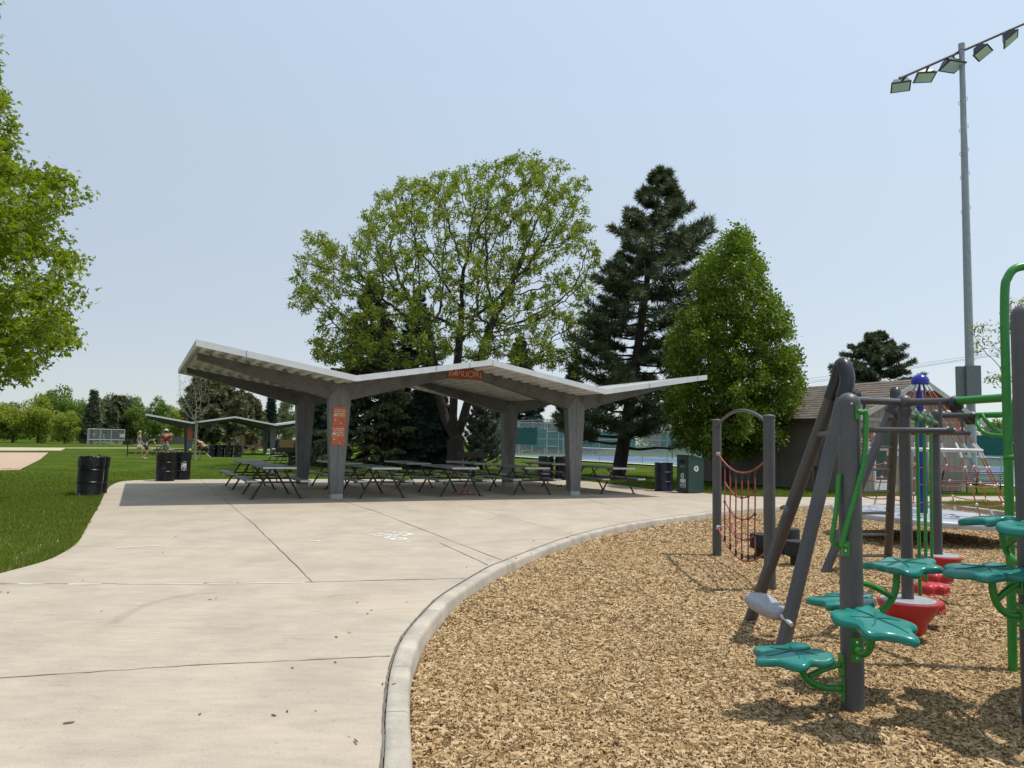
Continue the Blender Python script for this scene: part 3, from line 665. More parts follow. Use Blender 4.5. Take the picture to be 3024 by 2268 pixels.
# ------------------------------------------------------------------ picnic tables
def make_table(name, label, group):
    r = thing(name, label, 'picnic table', (0, 0, 0), 0, group); Lh = 1.2
    for k_, x in enumerate((-.252, 0, .252)):
        mb = MB(); mb.box((x, 0, .738), (.244, 2*Lh-.03, .042)); top = mb.build('tabletop_plank', M_TABLE, r, bevel=.006)
        pieces([(lambda mb, sy=sy: mb.box((x, sy*(Lh-.008), .738), (.246, .018, .046))) for sy in (-1, 1)], 'end_cap', M_ENDCAP, top, bevel=.003, world=False)
    for sx in (-1, 1):
        mb = MB(); mb.box((sx*.60, 0, .43), (.25, 2*Lh-.03, .04)); bnch = mb.build('bench', M_TABLE, r, bevel=.006)
        pieces([(lambda mb, sy=sy: mb.box((sx*.60, sy*(Lh-.008), .43), (.252, .018, .044))) for sy in (-1, 1)], 'end_cap', M_ENDCAP, bnch, bevel=.003, world=False)
    for sy in (-1, 1):
        y = sy*.86
        for sx in (-1, 1):
            mb = MB(); mb.tube([(sx*.15, y, .70), (sx*.555, y, .012)], .024, 10); mb.box((sx*.57, y, .006), (.11, .07, .012)); mb.build('leg', M_TLEG, r)
        mb = MB(); mb.box((0, y+.03*sy, .395), (1.44, .035, .045)); mb.box((0, y+.0, .70), (.66, .04, .03)); mb.build('crossbeam', M_TLEG, r, smooth=False)
        mb = MB(); mb.tube([(0, y, .40), (0, sy*.25, .70)], .014, 8); mb.build('brace', M_TLEG, r)
    return r
TG = 'picnic tables under the near pavilion'
near_px = [(817, 1474), (1125, 1471), (1360, 1466), (1573, 1461.5), (1825, 1458)]
back_off = G(749, 1446)-G(817, 1474)
flab = ['front row picnic table left of the column that carries the orange notices', 'front row picnic table just right of the column that carries the orange notices', 'front row picnic table with the pink cloth lying beneath its near end',
        'front row picnic table between the pink cloth and the right front column', 'front row picnic table to the right of the right front column of the pavilion']
blab = ['picnic table in the back row behind the leftmost front table, by the rear left column', 'back row picnic table partly hidden behind the column with the orange notices', 'back row picnic table in front of the dark drooping spruce',
        'back row picnic table in front of the thick grey tree trunk', 'back row picnic table in front of the two black barrels on the grass']
proto = None; TPOS = []
for i, (px, py) in enumerate(near_px):
    for b in (0, 1):
        p = G(px, py)+V_*.86+(back_off if b else Vector((0, 0, 0))); lab = blab[i] if b else flab[i]
        rz = ANG+random.uniform(-.03, .03)
        if proto is None: proto = make_table('picnic_table', lab, TG); proto.location = p; proto.rotation_euler = (0, 0, rz)
        else: dup(proto, p, rz, lab, TG)
for px, Y, rz, lab in ((600, 66, .5, 'distant picnic table beside the shirtless runner, under the far pavilion'), (735, 66.5, .45, 'distant picnic table where the dark haired woman sits under the far pavilion'), (480, 58, .3, 'distant picnic table behind the person in the green shirt'),
                       (822, 50, .3, 'picnic table standing on the open lawn beyond the rear left column'), (850, 44, .1, 'darker picnic table on the open lawn just left of the rear left column')):
    q = GL(px, Y); dup(proto, q, rz, lab, 'picnic tables on the lawn')

# ------------------------------------------------------------------ barrels
def barrel(name, label, loc, m, group, liner=True, rz=0.0, sticker=None, tri=False):
    r = thing(name, label, 'trash barrel', loc, rz, group)
    pr = [(.275, 0), (.285, .008), (.285, .02), (.279, .03), (.279, .275), (.29, .29), (.29, .305), (.279, .32), (.279, .565), (.29, .58), (.29, .595), (.279, .61), (.281, .86), (.291, .872), (.291, .884), (.279, .886), (.268, .876), (.268, .30), (.01, .30)]
    MB().lathe(pr, (0, 0, 0), 40, cap=False).build('drum', m, r, world=False)
    if liner:
        mb = MB(); n = 40; vs = []; rows = [(.250, .62), (.262, .86), (.283, .905), (.296, .895), (.297, .80), (.295, .70), (.292, .655)]
        for k_, (rr, z) in enumerate(rows):
            for j in range(n):
                a = 2*math.pi*j/n; w_ = random.gauss(0, .004 if k_ > 1 else .002)
                vs.append(((rr+abs(w_))*math.cos(a), (rr+abs(w_))*math.sin(a), z+(random.gauss(0, .012) if k_ in (2, 6) else 0)))
        mb.add(vs, [(i*n+j, i*n+(j+1) % n, (i+1)*n+(j+1) % n, (i+1)*n+j) for i in range(len(rows)-1) for j in range(n)])
        mb.build('bin_liner', M_BAG, r, world=False)
    if sticker is not None:
        def patch(a0, a1, z0, z1, rr): 
            n = 8; vs = [(rr*math.cos(a0+(a1-a0)*i/n), rr*math.sin(a0+(a1-a0)*i/n), z) for i in range(n+1) for z in (z0, z1)]
            return vs, [(2*i, 2*i+2, 2*i+3, 2*i+1) for i in range(n)]
        a = sticker; st = MB().add(*patch(a-.28, a+.28, .335, .555, .2805)).build('sticker', M_WHITE, r, world=False)
        mb = MB(); mb.add(*patch(a-.25, a+.25, .343, .375, .2815)); mb.add(*patch(a-.06, a+.05, .38, .44, .2815)); mb.add(*patch(a+.12, a+.2, .38, .47, .2815)); mb.add(*patch(a-.2, a-.13, .38, .45, .2815)); mb.build('blue_print', M_BLUEST, st, world=False)
        mb = MB(); mb.add(*patch(a-.24, a-.16, .49, .535, .2815)); mb.add(*patch(a-.08, a+.22, .525, .538, .2815)); mb.build('dark_print', M_NAVYST, st, world=False)
    if tri:
        mb = MB()
        for k_ in range(3):
            a0 = rad(90+120*k_); a1 = rad(90+120*(k_+1)); A = (math.cos(a0)*.075, math.sin(a0)*.075); B = (math.cos(a1)*.075, math.sin(a1)*.075)
            f_ = lambda p: (.2835*math.cos(tri+p[0]/.28), .2835*math.sin(tri+p[0]/.28), .43+p[1])
            mb.tube([f_(A), f_(((A[0]+B[0])/2, (A[1]+B[1])/2)), f_(B)], .007, 5)
        mb.build('recycling_triangle', M_BLUEST, r, world=False)
    return r
BG = 'black steel drum trash barrels'
def bloc(px, py, z=0.0):
    p = G(px, py, z); d = Vector((p.x, p.y, 0)).normalized(); return p+d*.28
p = bloc(262, 1463); barrel('trash_barrel', 'black lined barrel leaning on the grass left of the paving, front one of two', p, M_BARREL, BG).rotation_euler = (rad(-1), rad(1.5), .4)
barrel('trash_barrel', 'black barrel almost hidden right behind the leaning barrel on the grass', p+Vector((p.x, p.y, 0)).normalized()*.64+Vector((.125, 0, -.01)), M_BARREL, BG, sticker=rad(-38)).rotation_euler = (0, rad(1.5), 0)
barrel('trash_barrel', 'black barrel with a dark blue triangle at the back edge of the paving', bloc(486.5, 1421.5), M_BARREL, BG, tri=rad(-80))
barrel('trash_barrel', 'black barrel with a white and blue sticker at the back edge of the paving', bloc(534, 1417.2), M_BARREL, BG, sticker=rad(-52))
barrel('trash_barrel', 'navy blue unlined barrel standing beside the green recycling cabinet', bloc(1959.9, 1451.5), M_BLUEB, 'navy barrel', liner=False)
barrel('trash_barrel', 'left one of two black barrels on the grass behind the back row tables', bloc(1612, 1417), M_BARREL, BG)
barrel('trash_barrel', 'right one of two black barrels on the grass behind the back row tables', bloc(1661, 1418), M_BARREL, BG)
for px, l in ((630, 'leftmost'), (653, 'second from left'), (678, 'third from left'), (705, 'rightmost')):
    barrel('trash_barrel', l+' of four black barrels in a row at the distant pavilion', GL(px, 56), M_BARREL, 'barrels at the distant pavilion')

# ------------------------------------------------------------------ recycling cabinet (front faces the pavilion)
cb = G(2033, 1457.5); r = thing('recycling_cabinet', 'dark green recycling cabinet with white arrows and a sloping lid beside the navy barrel', 'recycling bin', cb, 0)
W1, D1 = .56, .58; Q = lambda a, b, z: cb+V_*a+U*b+ZU*z
mb = MB(); vs = [Q(0, 0, .02), Q(W1, 0, .02), Q(W1, D1, .02), Q(0, D1, .02), Q(0, 0, 1.13), Q(W1, 0, 1.13), Q(W1, D1, 1.03), Q(0, D1, 1.03)]
mb.add(vs, [(0, 1, 2, 3), (4, 5, 6, 7), (0, 1, 5, 4), (1, 2, 6, 5), (2, 3, 7, 6), (3, 0, 4, 7)]); body = mb.build('cabinet_body', M_GREENBOX, r, bevel=.008, smooth=False)
mb = MB(); vs = [Q(-.015, -.02, 1.132), Q(W1+.015, -.02, 1.132), Q(W1+.015, D1+.03, 1.025), Q(-.015, D1+.03, 1.025)]; vs += [v+ZU*.022 for v in vs]
mb.add(vs, [(0, 1, 2, 3), (4, 5, 6, 7), (0, 1, 5, 4), (1, 2, 6, 5), (2, 3, 7, 6), (3, 0, 4, 7)]); mb.build('lid', M_GREENBOX, r, bevel=.004, smooth=False)
mb = MB(); mb.box(Q(W1/2, -.006, .56), (.012, W1-.08, 1.0), Matrix.Rotation(ANG, 3, 'Z')); dr = mb.build('door', M_GREENBOX, r, bevel=.003, smooth=False)
def arrows(P, sc):
    mb = MB()
    for k_ in range(3):
        R2 = Matrix.Rotation(rad(120*k_), 2)
        for poly in ([(-.42, .18), (-.22, .52), (-.02, .56), (.12, .36), (-.1, .28), (-.22, .06)], [(.02, .56), (.26, .54), (.38, .34), (.52, .38), (.34, .06), (.02, .10), (.18, .2)]):
            q_ = [R2 @ Vector((x, y-.05)) for x, y in poly]; n = len(q_); mb.add([P(v.x*sc, v.y*sc) for v in q_], [tuple(range(n))])
    return mb
arrows(lambda x, y: Q(.27-x, -.0145, .52+y), .16).build('recycling_arrows', M_WHITE, dr, smooth=False)
arrows(lambda x, y: Q(-.0045, .29+x, .74+y), .17).build('recycling_arrows', M_WHITE, body, smooth=False)
mb = MB(); mb.lathe([(.075, 0), (.075, .006)], Q(.27, -.0165, .95), 20, -U); mb.lathe([(.05, 0), (.05, .006)], Q(.36, -.0165, .95), 14, -U); mb.lathe([(.05, 0), (.05, .006)], Q(.18, -.0165, .95), 14, -U); mb.build('bottle_slot', M_BLACK, dr, smooth=False)
pl = lambda a, z, w2, h2, d=-.0145: [Q(a-w2/2, d, z-h2/2), Q(a+w2/2, d, z-h2/2), Q(a+w2/2, d, z+h2/2), Q(a-w2/2, d, z+h2/2)]
MB().add(pl(.27, .80, .22, .055), [(0, 1, 2, 3)]).build('grey_label', M_BOXG, dr, smooth=False)
st = MB().add(pl(.25, .295, .26, .26), [(0, 1, 2, 3)]).build('sticker', M_WHITE, r, smooth=False)
mb = MB()
for a, z, w2, h2 in ((.25, .195, .24, .035), (.33, .29, .06, .09), (.25, .27, .05, .08), (.17, .29, .05, .1)): mb.add(pl(a, z, w2, h2, -.017), [(0, 1, 2, 3)])
mb.build('blue_print', M_BLUEST, st, smooth=False)

# ------------------------------------------------------------------ grills, cloth, sandals, ball
def grill(px, Y, label, big=False):
    q = GL(px, Y); r = thing('park_grill', label, 'grill', q, 0, 'park grills on pedestals')
    if big:
        MB().box(q+Vector((0, 0, .42)), (.14, .14, .84)).build('pedestal', M_BLACKST, r, smooth=False)
        mb = MB()
        for c_, s_ in (((0, -.27, .93), (1.15, .02, .2)), ((0, .27, .93), (1.15, .02, .2)), ((-.57, 0, .93), (.02, .52, .2)), ((.57, 0, .93), (.02, .52, .2)), ((0, 0, .83), (1.12, .52, .02))): mb.box(q+Vector(c_), s_)
        mb.build('firebox', M_BLACKST, r, smooth=False)
        mb = MB()
        for i in range(14): mb.tube([q+Vector((-.55, -.24+i*.037, 1.0)), q+Vector((.55, -.24+i*.037, 1.0))], .008, 6)
        mb.build('grate', M_BLACKST, r)
    else:
        MB().tube([q, q+Vector((0, 0, .8))], .035, 10).build('pedestal', M_BLACKST, r)
        mb = MB()
        for c_, s_ in (((0, .2, .93), (.5, .015, .26)), ((-.25, 0, .93), (.015, .4, .26)), ((.25, 0, .93), (.015, .4, .26)), ((0, 0, .81), (.49, .4, .015)), ((0, -.2, .87), (.49, .015, .1))): mb.box(q+Vector(c_), s_)
        mb.build('firebox', M_BLACKST, r, smooth=False)
        mb = MB()
        for i in range(10): mb.tube([q+Vector((-.24+i*.053, -.22, .95)), q+Vector((-.24+i*.053, .19, .95))], .007, 6)
        mb.build('grate', M_BLACKST, r)
grill(378, 52, 'small black pedestal grill on the lawn left of the walking woman')
grill(860, 33, 'long black grill on a thick pedestal behind the rear left pavilion column', True)
grill(1399, 30.5, 'long black grill on a pedestal in front of the thick grey tree trunk', True)
M_PINK = mat('pink_cloth', (.42, .18, .16), (.50, .25, .22), rough=.95, scale=20, bump=.4)
cp = G(1372, 1459); mb = MB(); n = 26; hs = {}
for i in range(n):
    for j in range(n):
        x = (i/(n-1)-.5)*.56; y = (j/(n-1)-.5)*.42; e = max(0, 1-(x/.28)**2)*max(0, 1-(y/.21)**2)
        hs[i, j] = (cp.x+x*(1+.12*math.sin(j*.9))+.03*math.sin(j*.7), cp.y+y*(1+.15*math.sin(i*.8)), .008+e*(.06+.045*math.sin(i*.9+j*.35)+.035*math.cos(j*.8-i*.3)))
mb.add([hs[i, j] for i in range(n) for j in range(n)], [(i*n+j, (i+1)*n+j, (i+1)*n+j+1, i*n+j+1) for i in range(n-1) for j in range(n-1)])
tag(mb.build('crumpled_cloth', M_PINK), 'crumpled pink cloth lying on the paving under a front row table', 'cloth')
for k_, (px, py, l) in enumerate(((1654, 1436.5, 'left'), (1667, 1436, 'right'))):
    p = G(px, py); r = thing('sandal', l+' one of a pair of black sandals on the paving beside the right front column', 'sandal', p, 0, 'pair of black sandals')
    sole = [(.13*math.cos(t)*1.0, .045*math.sin(t)*(1+.25*math.cos(t))) for t in [i*math.pi/9 for i in range(18)]]
    MB().prism(sole, .002, .022, lambda v: p+v).build('sole', M_BLACK, r, bevel=.003)
    MB().tube([p+Vector((.0, -.045, .02)), p+Vector((.04, -.03, .055)), p+Vector((.06, 0, .06)), p+Vector((.04, .03, .055)), p+Vector((0, .045, .02))], .01, 8).build('strap', M_BLACK, r)

# ------------------------------------------------------------------ restroom building
BC = G(2527, 1456); WL, GW, EH, RH = 7.6, 5.6, 2.50, 3.72
B = lambda a, b, z: BC+V_*a+U*b+ZU*z
r = thing('restroom_building', 'low taupe restroom building with shingled gable roof behind the rope carousel', 'building', BC, 0)
mb = MB(); mb.add([B(0, 0, 0), B(WL, 0, 0), B(WL, 0, EH), B(0, 0, EH)], [(0, 1, 2, 3)]); mb.add([B(WL, GW, 0), B(0, GW, 0), B(0, GW, EH), B(WL, GW, EH)], [(0, 1, 2, 3)]); mb.add([B(WL, 0, 0), B(WL, GW, 0), B(WL, GW, EH), B(WL, GW/2, RH), B(WL, 0, EH)], [(0, 1, 2, 3, 4)])
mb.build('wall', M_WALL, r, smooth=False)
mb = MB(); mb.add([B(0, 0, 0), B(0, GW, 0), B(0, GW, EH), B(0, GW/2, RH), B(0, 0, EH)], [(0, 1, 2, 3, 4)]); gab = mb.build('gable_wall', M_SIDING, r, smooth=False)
mb = MB()
for i in range(1, 19):
    b = i*GW/19; zt = EH+(RH-EH)*(1-abs(b-GW/2)/(GW/2)); mb.box(B(-.006, b, zt/2), (.05, .012, zt-.06), Matrix.Rotation(ANG, 3, 'Z'))
mb.build('batten', M_SIDING, gab, smooth=False)
mb = MB()
for i in range(1, 26): mb.box(B(i*WL/26, -.005, EH/2), (.010, .05, EH-.06), Matrix.Rotation(ANG, 3, 'Z'))
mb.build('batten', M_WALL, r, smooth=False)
ov = .45; k1 = (RH-EH)/(GW/2)
mb = MB()
for sd in (0, 1):
    b0 = -ov if sd == 0 else GW+ov; z0 = EH-ov*k1+.08; zr_ = RH+.08
    vs = [B(-ov, b0, z0), B(WL+ov, b0, z0), B(WL+ov, GW/2, zr_), B(-ov, GW/2, zr_)]; vs += [v+ZU*.05 for v in vs]
    mb.add(vs, [(0, 1, 2, 3), (4, 5, 6, 7), (0, 1, 5, 4), (1, 2, 6, 5), (2, 3, 7, 6), (3, 0, 4, 7)])
roof = mb.build('roof', M_SHING, r, smooth=False)
mb = MB()
n_ = 15
for i in range(n_):
    b0 = -ov-.02+(GW/2+ov)*i/n_; za = EH-ov*k1+.135+(RH-EH+ov*k1)*i/n_
    j = -ov
    while j < WL+ov-.02:
        wd = min(random.uniform(.25, .38), WL+ov-j); lift = random.uniform(0, .006)
        mb.add([B(j+.003, b0, za+lift), B(j+wd-.003, b0, za+lift), B(j+wd-.003, b0+.24, za+.055), B(j+.003, b0+.24, za+.055), B(j+.003, b0, za-.02), B(j+wd-.003, b0, za-.02)], [(0, 1, 2, 3), (0, 1, 5, 4)]); j += wd
mb.build('shingles', leafmat('shingle_tints', [(.085, .07, .058), (.13, .105, .085), (.17, .14, .11), (.21, .175, .14)], rough=.95, trans=0, spec=.1), roof, smooth=False)
mb = MB(); mb.box(B(WL/2, -ov-.01, EH-ov*k1+.05), (.03, WL+2*ov, .16), Matrix.Rotation(ANG, 3, 'Z')); mb.box(B(WL/2, -ov/2+.01, EH-ov*k1+.015), (ov-.05, WL+2*ov-.1, .02), Matrix.Rotation(ANG, 3, 'Z')); mb.build('eave_board', M_DARKTRIM, r, smooth=False)
mb = MB()
for s_ in (0, 1):
    b0, b1 = (-ov, GW/2) if s_ == 0 else (GW+ov, GW/2); z0, z1 = EH-ov*k1+.06, RH+.06
    vs = [B(a, b, z+h) for a in (-ov-.03, -ov) for b, z in ((b0, z0), (b1, z1)) for h in (-.09, .09)]
    mb.add(vs, [(0, 1, 3, 2), (4, 5, 7, 6), (0, 1, 5, 4), (2, 3, 7, 6), (0, 2, 6, 4), (1, 3, 7, 5)])
mb.build('rake_board', M_TRIM, r, smooth=False)
MB().box(B(-.02, GW/2, 2.42), (GW, .03, .13), Matrix.Rotation(ANG, 3, 'Z')).build('belt_trim', M_TRIM, r, smooth=False)
MB().box(B(.0, 0, EH/2-.06), (.11, .11, EH-.12), Matrix.Rotation(ANG, 3, 'Z')).build('corner_board', M_WALL, r, smooth=False)
def onwall(px, py, a_plane=0.0):
    "gable wall coordinates (b, z) of a photograph pixel"
    d = Vector(ray(px, py)); o_ = Vector((0, 0, EYE)); n = V_; t = (BC+V_*a_plane-o_).dot(n)/d.dot(n); p = o_+d*t; return (p-BC).dot(U), p.z
def onlong(px, py):
    d = Vector(ray(px, py)); o_ = Vector((0, 0, EYE)); n = U; t = (BC-o_).dot(n)/d.dot(n); p = o_+d*t; return (p-BC).dot(V_), p.z
b0, _ = onwall(2578, 1400); b1, _ = onwall(2640, 1400)
RZ = Matrix.Rotation(ANG, 3, 'Z')
dw = b1-b0; bm_ = (b0+b1)/2
dd = MB().box(B(-.02, bm_, 1.03), (dw-.16, .04, 2.04), RZ).build('door', M_DOOR, r, smooth=False)
MB().box(B(-.045, bm_, .22), (dw-.2, .01, .4), RZ).build('kick_plate', M_WFRAME, dd, smooth=False)
MB().tube([B(-.04, b1-.16, .9), B(-.09, b1-.16, .95), B(-.09, b1-.16, 1.15), B(-.04, b1-.16, 1.2)], .012, 8).build('handle', M_FERR, dd)
mb = MB(); mb.box(B(-.03, b0+.035, 1.05), (.07, .07, 2.1), RZ); mb.box(B(-.03, b1-.035, 1.05), (.07, .07, 2.1), RZ); mb.box(B(-.03, bm_, 2.085), (dw-.14, .07, .07), RZ); mb.build('door_frame', M_WFRAME, r, smooth=False)
b0, zt = onwall(2522, 1276); b1, zb = onwall(2569, 1376)
sg = thing('red_notice_board', 'red board with white lettering on the restroom wall behind the big charcoal post', 'notice', B(-.05, (b0+b1)/2, (zt+zb)/2), 0)
MB().box(B(-.04, (b0+b1)/2, (zt+zb)/2), (b1-b0, .03, zt-zb), RZ).build('board', M_REDS, sg, bevel=.005, smooth=False)
mb = MB()
for dz_, w_ in ((.22, .5), (.30, .5), (.52, .36), (.66, .44), (.80, .44), (.95, .3)):
    if zt-dz_ > zb+.05: mb.box(B(-.058, (b0+b1)/2, zt-dz_), (w_*(b1-b0)*1.6, .004, .035), RZ)
mb.build('white_print', M_WHITE, sg, smooth=False)
a0, zt = onlong(2431, 1310); a1, zb = onlong(2391, 1376); am = (a0+a1)/2
eb = thing('meter_box', 'grey green electrical meter box on a pipe against the shaded taupe wall', 'meter box', B(am, -.16, 0), 0)
M_METER = mat('meter_box_paint', (.15, .145, .115), (.17, .165, .13), rough=.5, scale=5)
MB().box(B(am, -.16, (zt+zb)/2), (.22, max(.4, abs(a1-a0)*.55), zt-zb), RZ).build('case', M_METER, eb, bevel=.01, smooth=False)
MB().tube([B(am, -.16, 0), B(am, -.16, zb+.02)], .03, 8).build('pipe', M_METER, eb)
pieces([(lambda mb, z=z: mb.box(B(am-.1, -.278, z), (.01, .05, .07), RZ)) for z in (zt-.16, zb+.12)], 'latch', M_FERR, eb, smooth=False)
# ------------------------------------------------------------------ playground
CH = CHIPZ
def post(mb, base, top, r, dome=True, n=24):
    base = Vector(base); top = Vector(top); ax = (top-base); h = ax.length
    pr = [(r, -.12), (r, h-(r if dome else .02))]
    if dome: pr += [(r*math.cos(a), h-r+r*math.sin(a)) for a in [rad(x) for x in (12, 25, 38, 50, 62, 74, 84)]]
    else: pr += [(r*1.06, h-.02), (r*1.06, h-.004), (r*.8, h+.008), (.01, h+.014)]
    mb.lathe(pr, base, n, ax)
def vert(px, py_base, py_top, z=CH):
    "post foot on the chips and its top height at that distance"
    b = G(px, py_base, z); t = AT(px, py_top, b.y); return b, Vector((b.x, b.y, t.z))
LEAFSH = None
def leafstep(parent, c_, yaw, size=.46, tilt=0.0, seed=0):
    "five lobed moulded leaf: domed top, thick rolled edge, stalk groove"
    n = 80; rnd = random.Random(seed); out = []
    for i in range(n):
        t = 2*math.pi*i/n
        g_ = lambda c_, w_: math.exp(-(((t-c_+math.pi) % (2*math.pi)-math.pi)/w_)**2)
        r_ = .66+.36*g_(0, .36)+.32*(g_(1.1, .33)+g_(-1.1, .33))+.30*(g_(2.15, .33)+g_(-2.15, .33))-.10*g_(math.pi, .22)+.022*math.sin(11*t+seed)+.018*math.sin(7*t+2*seed)
        out.append((r_*math.cos(t)*.56, r_*math.sin(t)*.52))
    vs = []; R = Matrix.Rotation(yaw, 3, 'Z') @ Matrix.Rotation(tilt, 3, 'Y')
    def surf(x, y, up):
        d2 = x*x+y*y
        z = .035-.26*d2 + .03*math.cos(5*math.atan2(y, x))*min(1, d2*4) + 1.25*max(0, -x-.14)**2
        return Vector((x*size, y*size, z*size*.62+(up*.023)))
    rings = [(.18, 1), (.45, 1), (.72, 1), (.9, 1), (.97, .82), (1.0, .35), (1.0, -.35), (.97, -.85), (.9, -1), (.5, -1)]
    ctr = surf(0, 0, 1)
    for s_, u in rings:
        for x, y in out: vs.append(surf(x*s_, y*s_, u))
    k = len(rings); fs = [(i*n+j, i*n+(j+1) % n, (i+1)*n+(j+1) % n, (i+1)*n+j) for i in range(k-1) for j in range(n)]
    vs += [ctr, surf(0, 0, -1)]; fs += [(k*n, j, (j+1) % n) for j in range(n)] + [(k*n+1, (k-1)*n+(j+1) % n, (k-1)*n+j) for j in range(n)]
    mb = MB(); mb.add([c_+R @ v for v in vs], fs); lf = mb.build('leaf_step', M_TEAL, parent, angle=70)
    mb = MB()
    for i, t in enumerate((0, 1.1, 2.15, -1.1, -2.15)):
        L = (.80 if i == 0 else .58)*.53; pts = [c_+R @ (surf(math.cos(t+.10*math.sin(3*s_))*L*s_*1.0, math.sin(t+.10*math.sin(3*s_))*L*s_, 1)+Vector((0, 0, .001))) for s_ in [q/6 for q in range(7)]]
        mb.tube(pts, [.006-.0006*q for q in range(7)], 6)
    pts = [c_+R @ (surf(-.26*s_, .03*math.sin(3*s_), 1)+Vector((0, 0, .001))) for s_ in [q/5 for q in range(6)]]; mb.tube(pts, .006, 6)
    mb.build('vein', M_VEIN, lf); return lf
def arm(parent, pole, rp, leafc, z1, strut=True, r=.021):
    "curved green bracket arm from the post up under the leaf"
    d = Vector((leafc.x-pole.x, leafc.y-pole.y, 0)); L = d.length; d.normalize()
    a = Vector((pole.x, pole.y, z1))+d*rp; under = Vector((leafc.x, leafc.y, leafc.z-.012))-d*L*.12
    h = under.z-z1; w_ = (Vector((under.x, under.y, 0))-Vector((a.x, a.y, 0))).length
    pts = [a+d*0, a+d*w_*.25, a+d*w_*.5+ZU*.04*h, a+d*w_*.78+ZU*.22*h, a+d*w_*.95+ZU*.52*h, a+d*w_+ZU*h]
    mb = MB(); mb.tube(spline(pts, 5), r, 12)
    if strut: mb.tube(spline([a+ZU*h*.80, a+d*w_*.35+ZU*h*.68, a+d*w_*.80+ZU*h*.40], 5), r*.85, 10)
    yaw = math.atan2(d.y, d.x); Rz = Matrix.Rotation(yaw, 3, 'Z')
    mb.box(a+d*.004, (.012, .062, .14), Rz)
    if strut: mb.box(a+d*.004+ZU*h*.80, (.012, .06, .12), Rz)
    am = mb.build('bracket_arm', M_GREEN, parent, bevel=.0)
    pieces([(lambda mb, dz=dz: mb.ball(a+d*.012+ZU*dz, .008, 8, 4)) for dz in (-.045, .045)], 'bolt', M_FERR, am)
# leaf climber on the nearest post
nb, ntp = vert(2519, 2108, 1160)
r = thing('leaf_climber', 'stout charcoal post carrying four teal leaf steps, nearest play post in full view', 'leaf climber', nb, 0, 'teal leaf step climbers')
mb = MB(); post(mb, nb, ntp, .0665); mb.build('post', M_POST, r)
for dx, dy, z, yaw, tl, z1, sd_ in ((-.36, -.02, .205, rad(200), .05, .02 , 1), (-.02, -.34, .475, rad(-60), .18, .26, 2), (.44, .25, .70, rad(20), -.12, .43, 3), (.17, .44, .44, rad(160), .05, .16, 4)):
    c_ = nb+Vector((dx, dy, 0)); c_.z = z; leafstep(r, c_, yaw, seed=sd_, tilt=tl); arm(r, nb, .064, c_, z1-.0)
def hrail(px_pts, Y): return [AT(x, y, Y) for x, y in px_pts]
for sgn, l in ((1, 0), (-1, 1)):
    t0 = nb+Vector((.066, 0, 0)); top = AT(2529, 1208, nb.y).z; bot = AT(2490, 1622, nb.y).z
    if sgn == 1: pts = [(2531, 1215), (2548, 1218), (2557, 1222), (2556, 1300), (2550, 1370), (2537, 1420), (2515, 1500), (2490, 1590), (2484, 1616)]
    else: pts = [(2478, 1400), (2474, 1450), (2470, 1500), (2463, 1550), (2457, 1590), (2461, 1603), (2484, 1616), (2492, 1619)]
    P_ = hrail(pts, nb.y-.07 if sgn == 1 else nb.y-.03)
    mb = MB(); mb.tube(spline(P_, 5), .0165 if sgn == 1 else .014, 12)
    if sgn == 1:
        mb.box(AT(2527, 1218, nb.y-.055), (.02, .045, .085)); mb.box(AT(2497, 1620, nb.y-.068), (.045, .02, .085)); mb.tube([AT(2484, 1608, nb.y-.07), AT(2500, 1614, nb.y-.066)], .015, 10)
    hr = mb.build('handrail', M_GREEN, r)
pieces([(lambda mb, q=q: mb.ball(AT(*q), .007, 8, 4)) for q in ((2515, 1192, nb.y-.066), (2497, 1627, nb.y-.080))], 'bolt', M_FERR, r)

# second leaf climber at the right edge of the view
rb, rtp = vert(3059, 2150, 900)
r = thing('leaf_climber', 'charcoal post with teal leaf steps cut by the right edge of the view', 'leaf climber', rb, 0, 'teal leaf step climbers')
mb = MB(); post(mb, rb, rtp, .0665); mb.build('post', M_POST, r)
c2_ = AT(2912, 1690, rb.y+.02); c1_ = AT(2948, 1540, rb.y+.36); c3_ = AT(3085, 1572, rb.y-.3); c4_ = rb+Vector((.4, .1, 0)); c4_.z = .35
for c_, yaw, tl, sd_, z1 in ((c2_, rad(185), .04, 5, .50), (c1_, rad(110), .10, 6, .78), (c3_, rad(-70), .1, 7, .8), (c4_, 0, 0, 8, .1)):
    leafstep(r, c_, yaw, seed=sd_, tilt=tl); arm(r, rb, .064, c_, z1)

# overhead climber: two leaning end frames, rails, hanging hand bars, posts and linking beam
mb_, mt = vert(2683, 1893, 1162); nb2, nt2 = vert(2773, 1741, 1200)
ZR = 1.845
oc = thing('overhead_climber', 'charcoal overhead climber with leaning end frames, ladder rungs, straight rails and two upright posts', 'climbing frame', mb_, 0)
mb = MB(); post(mb, mb_, Vector((mb_.x, mb_.y, ZR-.04)), .047, dome=False); mb.lathe([(.047, -.13), (.052, -.11), (.062, -.06)] + [(.066*math.cos(rad(a)), .066*math.sin(rad(a))) for a in range(-40, 91, 13)], Vector((mb_.x, mb_.y, ZR)), 24); p1_ = mb.build('post', M_POST, oc)
mb = MB(); post(mb, nb2, Vector((nb2.x, nb2.y, ZR+.07)), .047); mb.build('post', M_POST, oc)
A_, B_ = G(2215, 1833, CH), G(2308, 1924, CH); T1 = AT(2487, 1088, 6.35)
def frame_leg(parent, base, top, r, m=M_POST):
    mb = MB(); d = (top-base).normalized(); mb.tube([base-d*.12, base.lerp(top, .5), top], r, 20); return mb.build('leg', m, parent)
fr = .054
ta = T1+Vector((-.01, .075, -.10)); tb = T1+Vector((.01, -.07, -.10))
